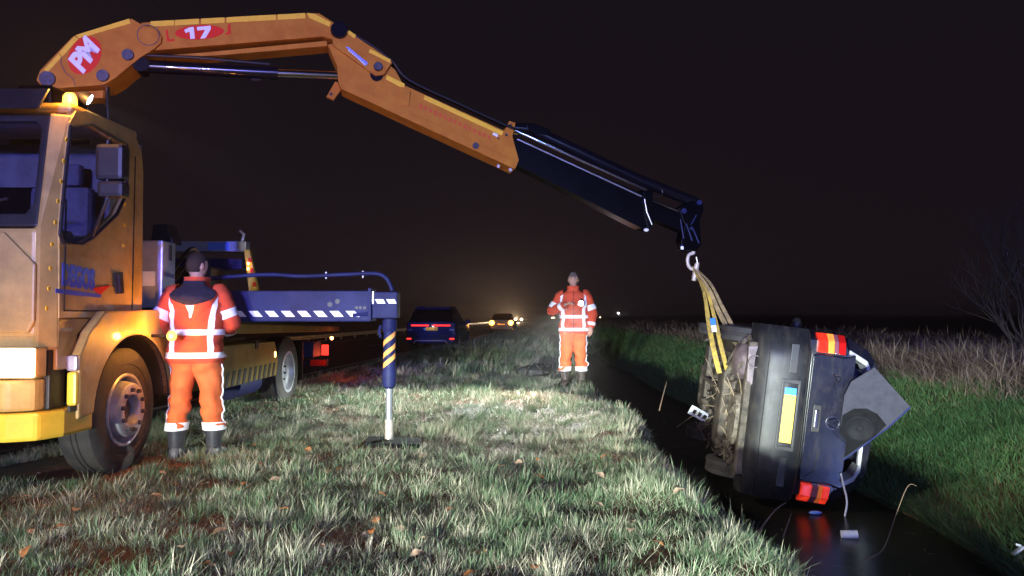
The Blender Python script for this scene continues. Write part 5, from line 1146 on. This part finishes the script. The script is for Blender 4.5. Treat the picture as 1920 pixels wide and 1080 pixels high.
# fallen leaves
lm = []
for k in range(4):
    q_ = MB(); n = 7; L_ = 1.0
    mid = [V((i / (n - 1) - .5) * L_, 0, .10 * math.sin(i / (n - 1) * math.pi) + .03 * math.sin(i * 2. + k)) for i in range(n)]
    wv = [.02, .22, .33, .36, .30, .18, .01]
    vs_ = []; fs = []
    for i in range(n): vs_ += [mid[i] + V(0, -wv[i], .10 * wv[i] * (1 + k)), mid[i], mid[i] + V(0, wv[i], .16 * wv[i] * (1 + k * .5))]
    for i in range(n - 1): fs += [(3 * i, 3 * i + 1, 3 * i + 4, 3 * i + 3), (3 * i + 1, 3 * i + 2, 3 * i + 5, 3 * i + 4)]
    o = q_.add(vs_, fs).build('fallen_leaf', 'leaf_brown' if k % 2 else 'leaf_pale', None, True); lm.append(o.data); bpy.data.objects.remove(o)
spots = [(418, 998), (440, 1035), (565, 880), (640, 885), (752, 988), (538, 962), (606, 1030), (335, 905), (390, 905), (826, 802), (1270, 958), (845, 955), (300, 930), (480, 840), (690, 1010), (905, 1030), (520, 905), (235, 945), (150, 960), (120, 1000), (60, 930), (1010, 900), (1120, 960), (580, 850), (350, 1030), (940, 880), (785, 1040), (720, 930), (1180, 1010), (455, 925)]
rl_ = random.Random(5); spots += [(rl_.uniform(60, 1250), rl_.uniform(835, 1075)) for _ in range(26)]
for k, (x, y) in enumerate(spots):
    Y = 1.22 * F / (y - 588); X = (x - 960) / F * Y; s_ = random.uniform(.05, .085) * (1.35 if k in (0, 4) else 1)
    o = bpy.data.objects.new('fallen_leaf', lm[k % 4]); C.objects.link(o); o.location = (X, Y, float(ground_z(X, Y)) + random.uniform(.025, .055)); o.scale = (s_, s_, s_)
    o.rotation_euler = (random.uniform(-.5, .2), random.uniform(-.5, .5), random.uniform(0, 6.28)); tag(o, 'curled orange-brown dry leaf lying among the verge grass' if k % 2 else 'pale buff dry leaf lying among the verge grass', 'leaf', 'orange-brown leaves on the verge' if k % 2 else 'pale leaves on the verge')

# ------------------------------------------------------------------ bare shrubs behind the reeds
def shrub(X, Y, h, label, seed_, n0=7):
    rd = random.Random(seed_); z0 = float(ground_z(X, Y)); tr = tag(empty('bare_tree', (X, Y, z0)), label, 'tree'); tk = MB(); br = MB()
    def grow(mb, p, d, L_, r_, lev):
        pts = [p]; q_ = p.copy(); dd = d.copy()
        for i in range(5):
            dd = (dd + V(rd.uniform(-.18, .18), rd.uniform(-.18, .18), rd.uniform(-.02, .12))).normalized(); q_ = q_ + dd * L_ / 5; pts.append(q_.copy())
        mb.tube(pts, [r_ * (1 - .14 * i) for i in range(6)], 5)
        if lev > 0:
            for k in range(rd.choice((3, 4, 5))):
                i = rd.randint(1, 5); nd = (dd + V(rd.uniform(-.8, .8), rd.uniform(-.8, .8), rd.uniform(-.1, .6))).normalized(); grow(br, pts[i], nd, L_ * rd.uniform(.5, .75), r_ * .5, lev - 1)
    for k in range(n0):
        a = rd.uniform(0, 6.28); grow(tk, V(X + .1 * math.cos(a), Y + .1 * math.sin(a), z0), V(.45 * math.cos(a), .45 * math.sin(a), 1).normalized(), h * rd.uniform(.45, .7), .035, 3)
    tk.build('trunk', 'bark', tr, True); tag(br.build('crown', 'bark', tr), kind='stuff')
shrub(10.2, 14.8, 3.0, 'bare twiggy shrub behind the reeds at the right edge of the picture', 3)
# ------------------------------------------------------------------ thin night mist
mh = bpy.data.materials.new('mist'); mh.use_nodes = True; t = mh.node_tree; t.nodes.remove(t.nodes['Principled BSDF'])
pv = t.nodes.new('ShaderNodeVolumePrincipled'); pv.inputs['Density'].default_value = .0019; pv.inputs['Color'].default_value = (.95, .88, .86, 1); pv.inputs['Anisotropy'].default_value = .80
t.links.new(pv.outputs[0], t.nodes['Material Output'].inputs['Volume']); MATS['mist'] = mh
hz_ = MB().box((0, 300, 2.3), (1600, 700, 9.4)).build('haze', 'mist'); tag(hz_, kind='stuff')
